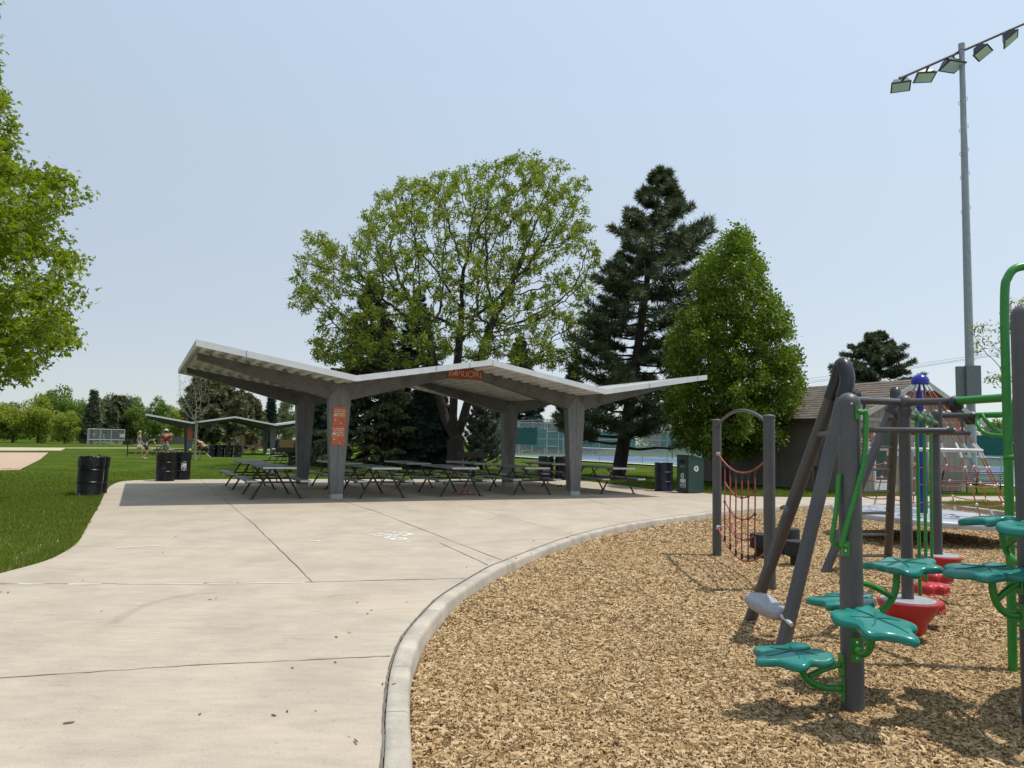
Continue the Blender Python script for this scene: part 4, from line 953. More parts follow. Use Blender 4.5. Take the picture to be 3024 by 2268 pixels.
frame_leg(oc, A_, ta, fr, M_POSTB); frame_leg(oc, B_, tb, fr)
mb = MB(); dA = (ta-A_).normalized(); dB = (tb-B_).normalized()
mb.tube(spline([ta-dA*.16, ta, T1+Vector((0, .02, .02)), T1+Vector((.005, -.03, .015)), tb, tb-dB*.16], 5), fr*1.13, 20); mb.build('elbow_cap', M_CLAMP, oc)
mb = MB(); mb.tube([A_.lerp(ta, .79), B_.lerp(tb, .79)], .03, 12); mb.build('crossbar', M_POST, oc)
C_, D_ = G(2434, 1699, CH), G(2622, 1660, CH); T2 = AT(2643, 1158, 9.9)
tc_ = T2+Vector((-.03, -.06, -.10)); td = T2+Vector((.05, .10, -.12))
frame_leg(oc, C_, tc_, fr); frame_leg(oc, D_, td, fr, M_POSTB)
mb = MB(); dC = (tc_-C_).normalized(); dD = (td-D_).normalized()
mb.tube(spline([tc_-dC*.2, tc_, T2+Vector((0, -.02, .01)), T2+Vector((.02, .04, .0)), td, td-dD*.16], 5), fr*1.13, 20); mb.build('elbow_cap', M_CLAMP, oc)
for py in (1320, 1386, 1451, 1515, 1578, 1641):
    def at_h(b, t, py, px0):
        lo, hi = 0.0, 1.0
        for _ in range(30):
            m_ = (lo+hi)/2; p = b.lerp(t, m_); d = np.array(p-Vector((0, 0, EYE))); y = CY-F*d.dot(_u2)/d.dot(_fw)
            if y > py: lo = m_
            else: hi = m_
        return b.lerp(t, lo)
    mb = MB(); mb.tube([at_h(C_, tc_, py, 0), at_h(D_, td, py, 0)], .019, 12); mb.build('rung', M_POST, oc)
def rail(a, b, name='rail', m=M_POST, r=.03):
    mb = MB(); mb.tube([a, b], r, 16); return mb.build(name, m, oc)
def clamp(p, d, sc=1.0):
    mb = MB(); d = Vector(d).normalized(); mb.lathe([(.02*sc, -.045*sc), (.055*sc, -.035*sc), (.075*sc, 0), (.055*sc, .035*sc), (.02*sc, .045*sc)], p-Vector((0, 0, .025)), 18, d); return mb.build('clamp', M_CLAMP, oc)
RA0 = T1.lerp(Vector((mb_.x, mb_.y, ZR)), .0); RA0 = Vector((B_.lerp(tb, .86))); RA0.z = ZR
RM = Vector((mb_.x, mb_.y, ZR)); RA1 = AT(2821, 1176, 6.2); RA1.z = ZR; RA2 = AT(2968, 1171, 5.75); RA2.z = ZR+.005
rail(RA0, RM); rail(RM, RA1); clamp(AT(2525, 1166, 6.52)-Vector((0, 0, -.0)), RM-RA0); clamp(RA1, RA2-RA1, .95); rail(RA1, RA2, 'rail', M_GREEN, .032)
RN = Vector((nb2.x, nb2.y, ZR)); RB0 = C_.lerp(tc_, .9); RB0.z = ZR; RB1 = AT(2876, 1218, 8.45); RB1.z = ZR-.01; RB2 = AT(3040, 1219, 7.9); RB2.z = ZR-.01
rail(RB0, RN); rail(RN, RB1); clamp(AT(2655, 1216, 9.0), RN-RB0); clamp(RB1, RB2-RB1, .95); rail(RB1, RB2, 'rail', M_GREEN, .032)
rail(RM-ZU*.09, RN-ZU*.09, 'link_beam', M_POST, .035)
# hand bars under the rails
def handbar(pl, pr, rods, Yl, Yr, r):
    a = AT(*pl, Yl); b = AT(*pr, Yr); b.z = a.z = (a.z+b.z)/2
    mb = MB(); mb.tube(spline([a, a.lerp(b, .05)+Vector((0, -.015, 0)), a.lerp(b, .5)+Vector((0, -.05, 0)), a.lerp(b, .95)+Vector((0, -.015, 0)), b], 6), r, 14, flat=1.0); mb.ball(a, r*1.15, 10, 6); mb.ball(b, r*1.15, 10, 6)
    hb = mb.build('hand_bar', M_POST, oc)
    for f_ in rods:
        p = a.lerp(b, f_); mb = MB(); mb.tube([p, Vector((p.x+.0, p.y+.02, ZR))], .013, 10); mb.build('hanger_rod', M_POST, hb)
handbar((2546, 1266), (2809, 1276), (.04, .895), 6.45, 6.15, .024)
handbar((2660, 1278), (2859, 1281), (.925,), 9.1, 8.5, .022)
# curved boarding rail near the front frame and low foot board
mb = MB(); q = [AT(2256, 1690, 6.55), AT(2266, 1680, 6.5), AT(2283, 1620, 6.5), AT(2308, 1540, 6.5), AT(2321, 1508, 6.52), AT(2318, 1497, 6.6), AT(2308, 1500, 6.7)]
mb.tube(spline(q, 6), .017, 12); mb.build('grab_rail', M_POST, oc)
mb = MB(); n = 30; bc_ = AT(2264, 1788, 6.3); ax = (Vector((.34, -.90, -.24))).normalized(); sx_ = ax.cross(ZU).normalized(); nz = sx_.cross(ax)
out = [(.185*math.copysign(abs(math.cos(t))**.8, math.cos(t)), .10*math.copysign(abs(math.sin(t))**.75, math.sin(t))*(1.15-.35*math.cos(t))) for t in [2*math.pi*i/n for i in range(n)]]
rings = [(.55, .035), (.9, .034), (.98, .022), (1, 0), (.97, -.03), (.85, -.05)]
vs = [bc_+ax*(x*s_)+sx_*(y*s_)+nz*h for s_, h in rings for x, y in out]
mb.add(vs, [(i*n+j, i*n+(j+1) % n, (i+1)*n+(j+1) % n, (i+1)*n+j) for i in range(5) for j in range(n)]+[tuple(range(n)), tuple(5*n+j for j in range(n-1, -1, -1))]); fb = mb.build('foot_board', M_GREYP, oc, angle=50)
mb = MB(); mb.tube([bc_+ax*.165, bc_+ax*.30-ZU*.015], .018, 10); mb.build('rod', M_FERR, fb)

# spinning bowls round the two posts
def bowl(c_, z, R, label):
    r = thing('spinning_bowl', label, 'spinner', Vector((c_.x, c_.y, CH)), 0, 'red spinning bowls')
    pr = [(.05, z-.275), (R*.46, z-.27), (R*.56, z-.245), (R*.62, z-.19), (R*.655, z-.165), (R*.76, z-.135), (R*.89, z-.085), (R*.965, z-.045), (R*.995, z-.02), (R, z-.012), (R*.985, z-.003), (R*.95, z), (R*.9, z-.004)]
    MB().lathe(pr, Vector((c_.x, c_.y, 0)), 40).build('bowl', M_RED, r)
    pr = [(.049, z-.008), (R*.905, z-.004), (R*.9, z+.008), (R*.86, z+.012)] + [(R*(.82-.07*i), z+.012+(.003 if i % 2 else 0)) for i in range(8)] + [(.05, z+.014)]
    MB().lathe(pr, Vector((c_.x, c_.y, 0)), 40, cap=False).build('deck_plate', M_GREYP, r)
cM = Vector((mb_.x, mb_.y, 0)); zM = AT(2690, 1772, mb_.y).z; bowl(cM, zM, .235, 'red bowl with grey deck round the nearer charcoal post of the overhead climber')
cN = Vector((nb2.x, nb2.y, 0)); zN = AT(2775, 1640, nb2.y).z; bowl(cN, zN, .235, 'red bowl with grey deck round the farther charcoal post of the overhead climber')
# hanging pods on green rods
pods = [(2706.5, 1216, 2717, 1770, 'nearest'), (2728.5, 1222, 2735, 1722, 'middle'), (2748, 1228, 2752, 1690, 'farthest')]
for i, (xt, yt, xb, yb, l) in enumerate(pods):
    f_ = (.22, .46, .70)[i]; beam = RM.lerp(RN, f_)-ZU*.09; Yp = beam.y
    tp = AT(xt, yt, Yp); bt = AT(xb, yb, Yp)
    r = thing('hanging_step', l+' of three red lobed step pods hanging on green rods from the overhead climber', 'swing step', Vector((bt.x, bt.y, bt.z)), 0, 'red step pods on green rods')
    mb = MB(); mb.tube([tp-ZU*.01, bt-ZU*.02], .0155, 12); mb.lathe([(.016, -.09), (.023, -.07), (.026, -.03), (.02, 0), (.01, .012)], tp, 12); rd = mb.build('hanger_rod', M_GREEN, r)
    mb = MB(); mb.tube([tp+ZU*.0, tp+ZU*.03, beam], .008, 8); mb.lathe([(.04, -.03), (.04, .03)], beam, 14, RN-RM); mb.build('hook', M_FERR, rd)
    MB().lathe([(.042, -.045), (.042, .045)], beam, 16, RN-RM).build('collar', M_GREEN, rd)
    n = 60; out = [((.135+.016*math.cos(6*t)+.02*math.cos(2*t))*math.cos(t), (.135+.016*math.cos(6*t)+.02*math.cos(2*t))*math.sin(t)) for t in [2*math.pi*j/n for j in range(n)]]
    rings = [(.25, .012), (.7, .004), (.88, -.006), (.97, -.02), (1.0, -.035), (1.0, -.075), (1.06, -.082), (1.06, -.092), (.9, -.092)]
    vs = [Vector((bt.x+.035, bt.y-.02, bt.z))+Vector((x*s_, y*s_, h)) for s_, h in rings for x, y in out]
    mb = MB(); mb.add(vs, [(a*n+j, a*n+(j+1) % n, (a+1)*n+(j+1) % n, (a+1)*n+j) for a in range(len(rings)-1) for j in range(n)]+[tuple(range(n)), tuple((len(rings)-1)*n+j for j in range(n))])
    pod = mb.build('pod', M_RED, r, angle=40)
    mb = MB()
    for j in range(44):
        t = 2*math.pi*j/44; q = (.135+.016*math.cos(6*t)+.02*math.cos(2*t))*1.0; p = Vector((bt.x+.035+q*math.cos(t), bt.y-.02+q*math.sin(t), bt.z)); mb.tube([p-ZU*.036, p-ZU*.076], .0045, 6)
    mb.build('rib', M_RED, pod)

# green arch ladder at the right
gb, gt = vert(2991, 1984, 900)
r = thing('arch_ladder', 'bright green tubular arch ladder rising past the top right of the play area', 'climbing frame', gb, 0)
gpts = [gb-ZU*.1, AT(2981, 1500, gb.y), AT(2972, 1150, gb.y), AT(2967, 960, gb.y), AT(2968, 850, gb.y), AT(2976, 820, gb.y), AT(2992, 797, gb.y), AT(3020, 787, gb.y), AT(3060, 786, gb.y)]
pb = gb+Vector((.62, .08, 0)); tx = AT(3060, 786, gb.y).z
gpts += [Vector((pb.x-.14, pb.y, tx)), Vector((pb.x-.03, pb.y, tx-.06)), Vector((pb.x, pb.y, tx-.2)), Vector((pb.x, pb.y, 1.4)), pb-ZU*.1]
MB().tube(spline(gpts, 6), .031, 16).build('arch_tube', M_GREEN, r)
for py in (1885, 1650, 969):
    z = AT(2985, py, gb.y).z; x = gb.x-.02; mb = MB(); mb.tube([Vector((x, gb.y, z)), Vector((pb.x, pb.y, z))], .014, 10); mb.build('rung', M_GREEN, r)
for py in (1418, 1376):
    z = AT(2980, py-65, gb.y).z; mb = MB(); mb.tube([Vector((gb.x-.02, gb.y, z)), Vector((pb.x, pb.y, z))], .014, 10); mb.build('rung', M_GREEN, r)
mb = MB(); mb.tube(spline([AT(3004, 1150, 5.1), AT(2999, 1180, 5.1), AT(2988, 1250, 5.1), AT(2976, 1330, 5.1), AT(2972, 1350, 5.1)], 5), .02, 12); mb.tube([AT(2969, 1351, 5.1), AT(3010, 1351, 5.05)], .018, 12); mb.build('side_loop', M_GREEN, r)
# far green loops on the back rail
r = thing('loop_ladder', 'curved green loop rails behind the arch ladder ending the far rail', 'climbing frame', G(3075, 1760, CH), 0)
fb_ = G(3075, 1760, CH)
MB().tube([fb_-ZU*.1, Vector((fb_.x, fb_.y, 2.1))], .031, 14).build('post', M_GREEN, r)
mb = MB(); mb.tube(spline([AT(2889, 1222, 8.3), AT(2886, 1240, 8.3), AT(2889, 1258, 8.25), AT(2903, 1275, 8.2), AT(2930, 1285, 8.1), AT(2965, 1287, 8.0), AT(3020, 1288, 7.95)], 6), .022, 12); mb.build('loop_rail', M_GREEN, r)
mb = MB(); mb.tube(spline([AT(2898, 1222, 8.3), AT(2910, 1240, 8.25), AT(2935, 1265, 8.2), AT(2965, 1281, 8.1), AT(3030, 1286, 7.95)], 6), .022, 12); mb.build('loop_rail', M_GREEN, r)
# unseen leaf shaped canopy on two posts, added to cast the shadow on the chips
sp = Vector((5.2, 3.8, CH)); r = thing('shadow_canopy', 'unseen teal leaf shaped canopy added outside the right edge to cast a shadow', 'canopy', sp, 0)
for dx, dy in ((.35, -.35), (.35, .6)):
    mb = MB(); post(mb, sp+Vector((dx, dy, 0)), Vector((sp.x+dx, sp.y+dy, 2.32)), .0665); mb.build('post', M_POST, r)
n = 48; out = []
for i in range(n):
    t = 2*math.pi*i/n; q = .97+.05*math.cos(5*t)+.02*math.cos(9*t); out.append((q*math.cos(t)*1.8, q*math.sin(t)*1.75))
vs = [Vector((sp.x+.1+x*s_, sp.y+.1+y*s_, 2.42-.22*s_*s_+h)) for s_, h in ((.3, .02), (.7, .02), (1, 0), (1, -.04), (.7, -.03), (.3, -.03)) for x, y in out]
mb = MB(); mb.add(vs, [(i*n+j, i*n+(j+1) % n, (i+1)*n+(j+1) % n, (i+1)*n+j) for i in range(5) for j in range(n)]+[tuple(range(n)), tuple(5*n+j for j in range(n-1, -1, -1))]); mb.build('shadow_leaf', M_TEAL, r)

# rope net climber between two posts
a0, a1 = vert(2117.3, 1643, 1240); b0, b1 = vert(2273.5, 1745, 1227)
r = thing('net_climber', 'red rope net slung between two charcoal posts with an arched top bar', 'climbing net', a0, 0)
for p, q in ((a0, a1), (b0, b1)):
    mb = MB(); post(mb, p, q, .0635, dome=False); mb.build('post', M_POST, r)
za = AT(2121, 1261, a0.y).z; zb_ = AT(2258, 1255, b0.y).z; dd_ = (b0-a0); dd_.z = 0; dn = dd_.normalized()
arc = [Vector((a0.x, a0.y, za))+dn*.05]+[Vector((a0.x, a0.y, 0)).lerp(Vector((b0.x, b0.y, 0)), f_)+ZU*(za+(zb_-za)*f_+.20*math.sin(math.pi*f_)**.8) for f_ in (.1, .2, .35, .5, .65, .8, .9)]+[Vector((b0.x, b0.y, zb_))-dn*.05]
MB().tube(spline(arc, 5), .021, 12).build('arch_bar', M_POST, r)
def NP(f_, z): p = a0.lerp(b0, f_); return Vector((p.x, p.y, z))
zt0 = AT(2123, 1339, a0.y).z; zt1 = AT(2255, 1356, b0.y).z; zb0 = AT(2123, 1556, a0.y).z; zb1 = AT(2255, 1627, b0.y).z
def hrope(z0, z1, sag, f0=0.03, f1=.97, n=24):
    return [NP(f0+(f1-f0)*i/n, z0+(z1-z0)*i/n-sag*4*(i/n)*(1-i/n)) for i in range(n+1)]
def on(h, f_): 
    k = min(range(len(h)), key=lambda i: abs((h[i]-a0).dot(dn)-f_*dd_.length)); return h[k]
ht = hrope(zt0, zt1, .21); hb_ = hrope(zb0, zb1, .27)
net = MB(); net.tube(ht, .0115, 8); net.tube(hb_, .0115, 8); fs_ = [.18, .30, .43, .545, .66, .78]
CUFF = []
for f_ in fs_:
    p, q = on(ht, f_), on(hb_, f_); net.tube([p, p.lerp(q, .3)+dn*.012, p.lerp(q, .65)-dn*.012, q], .0095, 8)
    CUFF += [lambda mb, p=p, q=q: mb.tube([p, p.lerp(q, .085)], .016, 8), lambda mb, p=p, q=q: mb.tube([q, q.lerp(p, .07)], .016, 8)]
for lv in (.27, .52, .75):
    pts = [on(ht, f_).lerp(on(hb_, f_), lv)+ZU*(.045*(abs(f_-.48)/.3)**2-.02) for f_ in fs_]; net.tube(spline(pts, 4), .0095, 8)
    CUFF += [lambda mb, p=p: mb.ball(p, .021, 8, 6) for p in pts]
nt_ = net.build('rope_net', M_ROPE, r); pieces(CUFF, 'rope_cuff', M_CLAMP, nt_)
for p in (ht[0], ht[-1], hb_[0], hb_[-1]):
    mb = MB()
    for k_ in range(5): mb.ball(p+Vector((random.uniform(-.02, .02), random.uniform(-.015, .015), random.uniform(-.02, .02))), .016, 8, 5)
    mb.build('shackle', M_FERR, nt_)

# black mushroom stumps
for px, py, R, capz, l in ((2250, 1648, .165, .16, 'leftmost black rubber stepping stump, half behind the right post of the rope net'), (2325, 1642, .175, .22, 'tallest black rubber stepping stump, in the middle of the three'), (2357, 1674, .165, .16, 'nearest black rubber stepping stump, half behind the leaning frame leg')):
    p = G(px, py, CH); r = thing('stepping_stump', l, 'stepping stump', p, 0, 'black stepping stumps')
    MB().lathe([(R*.62, -.05), (R*.6, capz-.0+.13-.13)], p, 24).build('stem', M_BLACK, r)
    MB().lathe([(R*.9, capz-.02), (R, capz), (R, capz+.165), (R*.97, capz+.178), (R*.9, capz+.183), (.01, capz+.188)], p, 32).build('cap', M_BLACK, r)

# rope carousel
cc = AT(2726, 1517, 13.6); cc.z = .33; fl = Vector((cc.x, cc.y, CH))
r = thing('rope_carousel', 'spinning rope net carousel with blue mast, blue dome and silver round deck', 'carousel', fl, 0)
R_ = 1.47; TL = Matrix.Rotation(rad(2.0), 3, 'Y') @ Matrix.Rotation(rad(1.0), 3, 'X')
rot = lambda v: cc+TL @ Vector(v)
mb = MB().lathe([(R_*.95, -.10), (R_, -.09), (R_+.012, -.05), (R_+.012, -.02), (R_, .0), (R_*.985, .006), (R_*.2, .012), (.01, .012)], (0, 0, 0), 72); mb.v = [tuple(rot(v)) for v in mb.v]; dk = mb.build('deck', M_DISC, r, angle=50)
mb = MB()
rs_ = random.Random(3)
for k_ in range(11):
    a = rs_.uniform(0, 6.28); q = rs_.uniform(.4, 1.1); cx_, cy_ = q*math.cos(a), q*math.sin(a); rr = rs_.uniform(.14, .34); a0_ = rs_.uniform(0, 6); pts = [rot((cx_+rr*(1-.03*i)*math.cos(a0_+i*.28), cy_+rr*(1-.03*i)*math.sin(a0_+i*.28), .0145)) for i in range(18)]
    strip(mb, pts, .03, 0); 
    for q_ in range(len(mb.v)-36, len(mb.v)):
        v = Vector(mb.v[q_]); l_ = TL.transposed() @ (Vector((v.x, v.y, cc.z))-cc); mb.v[q_] = tuple(rot((l_.x, l_.y, .0155)))
mb.build('swirl_pattern', M_BOXG, dk, smooth=False)
ztop = AT(2726, 1104, cc.y).z
MB().tube([Vector((cc.x, cc.y, .3)), Vector((cc.x, cc.y, ztop-.12))], .078, 20).build('mast', M_BLUE, r)
MB().lathe([(.02, -.035), (.125, -.03), (.145, -.015), (.147, .02)] + [(.147*math.cos(rad(a)), .02+.14*math.sin(rad(a))) for a in range(10, 91, 10)], Vector((cc.x, cc.y, ztop-.165)), 28).build('dome_cap', M_BLUE, r)
zring = EYE+.0; RG = .90
MB().tube([Vector((cc.x+RG*math.cos(a), cc.y+RG*math.sin(a), zring)) for a in [2*math.pi*i/60 for i in range(61)]], .032, 12, caps=False).build('ring', M_FERR, r)
net = MB(); FER = []; KN = []; nS = 12
zr_top = ztop-.26
def span(p, q, ra=.0105): net.tube([p, q], ra, 6)
for i in range(nS):
    a = 2*math.pi*(i+.3)/nS; e = Vector((math.cos(a), math.sin(a), 0)); base = Vector((cc.x, cc.y, 0))
    t_ = base+e*.11+ZU*(ztop-.2); rg = base+e*RG+ZU*zring; bt = rot((R_*.93*math.cos(a), R_*.93*math.sin(a), .02))
    span(t_, rg); span(rg, bt); FER += [(t_, t_.lerp(rg, .10)), (rg.lerp(t_, .02), rg.lerp(t_, .10)), (rg.lerp(bt, .03), rg.lerp(bt, .11)), (bt, bt.lerp(rg, .09))]
for (lv, lo) in ((.42, 0), (.68, 0), (.25, 1), (.50, 1), (.76, 1)):
    P_ = []
    for i in range(nS):
        a = 2*math.pi*(i+.3)/nS; e = Vector((math.cos(a), math.sin(a), 0)); base = Vector((cc.x, cc.y, 0)); t_ = base+e*.11+ZU*(ztop-.2); rg = base+e*RG+ZU*zring; bt = rot((R_*.93*math.cos(a), R_*.93*math.sin(a), .02))
        P_.append(t_.lerp(rg, lv) if lo == 0 else rg.lerp(bt, lv))
    for i in range(nS):
        p, q = P_[i], P_[(i+1) % nS]; m_ = (p+q)/2-ZU*.035; net.tube(spline([p, m_, q], 4), .0095, 6); KN.append(p.copy())
nt_ = net.build('rope_net', M_ROPE, r); pieces([(lambda mb, q=q: mb.tube(list(q), .022, 8)) for q in FER], 'ferrule', M_FERR, nt_); pieces([(lambda mb, p=p: mb.ball(p, .026, 8, 6)) for p in KN], 'knot', M_FERR, nt_)
# park bench seen from behind
bb = G(2880, 1457); r = thing('park_bench', 'grey slatted park bench seen from behind, facing the tennis court', 'bench', bb, 0)
M_SLAT = mat('grey_bench_slat', (.15, .135, .12), (.19, .175, .155), rough=.6, scale=8, stretch=(1, 8, 8))
bl = G(2786, 1457.5); br = G(2990, 1459); bx = (br-bl); bx.z = 0; bw = bx.length; bx.normalize(); by = Vector((-bx.y, bx.x, 0))
zb0_ = .30; zb1_ = AT(2880, 1392, bb.y).z
Rb = Matrix.Rotation(math.atan2(bx.y, bx.x), 3, 'Z')
mb = MB()
for i in range(7): mb.box(bl+bx*bw/2+by*(.10-.025*i)+ZU*(.34+(zb1_-.36)*i/6), (bw-.04, .025, .044), Rb @ Matrix.Rotation(rad(12), 3, 'X'))
mb.build('backrest', M_SLAT, r, smooth=False, bevel=.004)
mb = MB()
for i in range(6): mb.box(bl+bx*bw/2+by*(.14+.075*i)+ZU*.42, (bw-.04, .062, .03), Rb)
mb.build('seat', M_SLAT, r, smooth=False, bevel=.004)
for f_ in (.0, .5, 1.0):
    o_ = bl+bx*(f_*bw); mb = MB(); mb.tube(spline([o_+by*.05+ZU*0, o_+by*.08+ZU*.3, o_-by*.04+ZU*(zb1_+.02)], 5), .022, 10); mb.tube([o_+by*.50+ZU*0, o_+by*.5+ZU*.62, o_+by*.40+ZU*.66, o_+by*.05+ZU*.63], .02, 10); mb.build('frame', M_BLACKST, r)

# ------------------------------------------------------------------ tennis court
e0 = G(1993, 1377); cv, cu = V_, U
CT = lambda a, b, z=0: Vector((e0.x, e0.y, z))+cv*a+cu*b
def quadsheet(name, m, a0, a1, b0, b1, z):
    me = bpy.data.meshes.new(name); me.from_pydata([tuple(CT(a0, b0, z)), tuple(CT(a0, b1, z)), tuple(CT(a1, b1, z)), tuple(CT(a1, b0, z))], [], [(0, 1, 2, 3)]); me.update(); return struct(link(name, me, m, None, smooth=False))
A0, A1, B1 = -24, 31, 40
quadsheet('court_apron', M_COURTG, A0+1, A1, .9, B1, .03)
quadsheet('court_kerb_path', mat('pale_court_kerb', (.60, .58, .53), rough=.85), A0, A1, -.3, .9, .02)
for k_, (a, b) in enumerate(((-15, 2.6), (-15, 20.5), (11, 2.6), (11, 20.5))):
    quadsheet('court_playing_surface', M_COURTB, a, a+23.8/1.3, b+1.2, b+12.2, .036)
mb = MB()
for a, b in ((-15, 3.8), (-15, 21.7), (11, 3.8), (11, 21.7)):
    for p, q in (((0, 0), (18.3, 0)), ((0, 11), (18.3, 11)), ((0, 0), (0, 11)), ((18.3, 0), (18.3, 11)), ((4, 1.4), (14.3, 1.4)), ((9.1, 0), (9.1, 11)), ((4, 5.5), (14.3, 5.5)), ((4, 1.4), (4, 9.6)), ((14.3, 1.4), (14.3, 9.6))):
        strip(mb, [CT(a+p[0], b+p[1]), CT(a+q[0], b+q[1])], .08, .041)
struct(mb.build('court_markings', M_LINE, smooth=False))
def chain_mat():
    m = bpy.data.materials.new('chain_link_wire'); m.use_nodes = True; t = m.node_tree; L = t.links.new; b = t.nodes['Principled BSDF']
    b.inputs['Base Color'].default_value = (.42, .45, .45, 1); b.inputs['Roughness'].default_value = .5; b.inputs['Metallic'].default_value = .3
    uv = t.nodes.new('ShaderNodeUVMap'); sp_ = t.nodes.new('ShaderNodeSeparateXYZ'); L(uv.outputs[0], sp_.inputs[0]); fac = None
    for s_ in (1, -1):
        m1 = t.nodes.new('ShaderNodeMath'); m1.operation = 'MULTIPLY'; m1.inputs[1].default_value = s_; L(sp_.outputs[1], m1.inputs[0])
        m2 = t.nodes.new('ShaderNodeMath'); m2.operation = 'ADD'; L(sp_.outputs[0], m2.inputs[0]); L(m1.outputs[0], m2.inputs[1])
        m3 = t.nodes.new('ShaderNodeMath'); m3.operation = 'MULTIPLY'; m3.inputs[1].default_value = 12; L(m2.outputs[0], m3.inputs[0])
        m4 = t.nodes.new('ShaderNodeMath'); m4.operation = 'FRACT'; L(m3.outputs[0], m4.inputs[0])
        m5 = t.nodes.new('ShaderNodeMath'); m5.operation = 'LESS_THAN'; m5.inputs[1].default_value = .13; L(m4.outputs[0], m5.inputs[0])
        if fac is None: fac = m5
        else:
            mm = t.nodes.new('ShaderNodeMath'); mm.operation = 'MAXIMUM'; L(fac.outputs[0], mm.inputs[0]); L(m5.outputs[0], mm.inputs[1]); fac = mm
    L(fac.outputs[0], b.inputs['Alpha']); return m
M_CHAIN = chain_mat()
def meshpanel(parent, p, q, h, z0=.06, name='mesh_panel'):
    L_ = (q-p).length; me = bpy.data.meshes.new(name); off = parent.location
    me.from_pydata([tuple(p+ZU*z0-off), tuple(q+ZU*z0-off), tuple(q+ZU*h-off), tuple(p+ZU*h-off)], [], [(0, 1, 2, 3)]); uv = me.uv_layers.new(name='UVMap')
    for i, c_ in enumerate(((0, 0), (L_, 0), (L_, h), (0, h))): uv.data[i].uv = c_
    return link(name, me, M_CHAIN, parent, smooth=False)
def fence(name, label, pts, h, step=3.0, rails=(1.0,), screens=(), group='tall chain link court fences'):
    r = thing(name, label, 'fence', pts[0], 0, group); fence_pts = []
    for p, q in zip(pts[:-1], pts[1:]):
        L_ = (q-p).length; n = max(1, round(L_/step))
        meshpanel(r, p, q, h)
        for i in range(n+(1 if q is pts[-1] else 0)):
            o_ = p.lerp(q, i/n); MB().tube([o_-ZU*.05, o_+ZU*(h+.05)], .038, 8).build('post', M_CHAINP, r)
        for f_ in rails: MB().tube([p+ZU*h*f_, q+ZU*h*f_], .026, 8).build('rail', M_CHAINP, r)
        for (f0, f1, z0, z1) in screens:
            a, b = p.lerp(q, f0), p.lerp(q, f1); d = (q-p).normalized(); nn = Vector((d.y, -d.x, 0))*.05; N = 24; mb = MB(); vs = []
            for i in range(N+1):
                o_ = a.lerp(b, i/N)+nn; w_ = .05*math.sin(i*2.2); vs += [o_+ZU*(z0+w_*.6), o_+nn*.5*math.sin(i*1.7)+ZU*(z0+z1)/2, o_+ZU*(z1+w_)]
            mb.add(vs, [(3*i+k_, 3*i+3+k_, 3*i+4+k_, 3*i+1+k_) for i in range(N) for k_ in (0, 1)]); mb.build('windscreen', M_SCREEN, r)
    return r
FH = 3.5
fence('court_fence', 'tall chain link fence with green windscreens along the near side of the tennis court', [CT(A1, .6), CT(A0+8, .6)], FH, rails=(1.0, .5), screens=((.0, .21, 1.2, 2.8),))
fence('court_fence', 'tall chain link fence closing the end of the tennis court behind the play equipment', [CT(A0+1, .6+B1*.30), CT(A0+1, B1)], FH, rails=(1.0,), screens=())
fence('court_fence', 'far chain link court fence covered in green windscreen along the back', [CT(A1, B1), CT(A0+1, B1)], FH, rails=(1.0,), screens=((.0, .5, .7, 2.9), (.5, 1, .7, 2.9)))
fence('court_fence', 'far end chain link fence of the tennis court beside the grey green juniper', [CT(A1, .6), CT(A1, B1)], FH, rails=(1.0,), screens=((.1, .45, .9, 2.8), (.55, .95, .9, 2.8)))
# low divider rails inside the court
fence('divider_fence', 'low galvanised divider fence with one rail between the courts', [CT(A0+1, 17.6), CT(A1-6, 17.6)], 1.1, step=3, rails=(1.0,), group='low court divider')
for a, b in ((-15+9.15, 9.3), (11+9.15, 9.3), (-15+9.15, 27.2), (11+9.15, 27.2)):
    r = thing('tennis_net', ('left ' if a > 0 else 'right ')+('near' if b < 15 else 'far')+' tennis net strung across its blue court', 'tennis net', CT(a, b), 0, 'tennis nets')
    p, q = CT(a, b-6), CT(a, b+6)
    for o_ in (p, q): MB().tube([o_, o_+ZU*1.07], .045, 8).build('post', M_BLACKST, r)
    MB().tube([p+ZU*1.03, (p+q)/2+ZU*.93, q+ZU*1.03], .035, 6).build('headband', M_LINE, r)
    m_ = meshpanel(r, p, q, 1.0, .12, 'net')
# gate in the near fence
gp_ = CT(A1*.62, .52); r = thing('court_gate', 'framed chain link gate in the tennis court fence', 'gate', gp_, 0); g2 = gp_-V_*2.2
mb = MB()
for a, b in ((gp_, gp_+ZU*2.4), (g2, g2+ZU*2.4), (gp_+ZU*2.4, g2+ZU*2.4), (gp_+ZU*1.1, g2+ZU*1.1), (gp_+ZU*.1, g2+ZU*.1)): mb.tube([a, b], .035, 8)
mb.build('gate_frame', M_CHAINP, r)

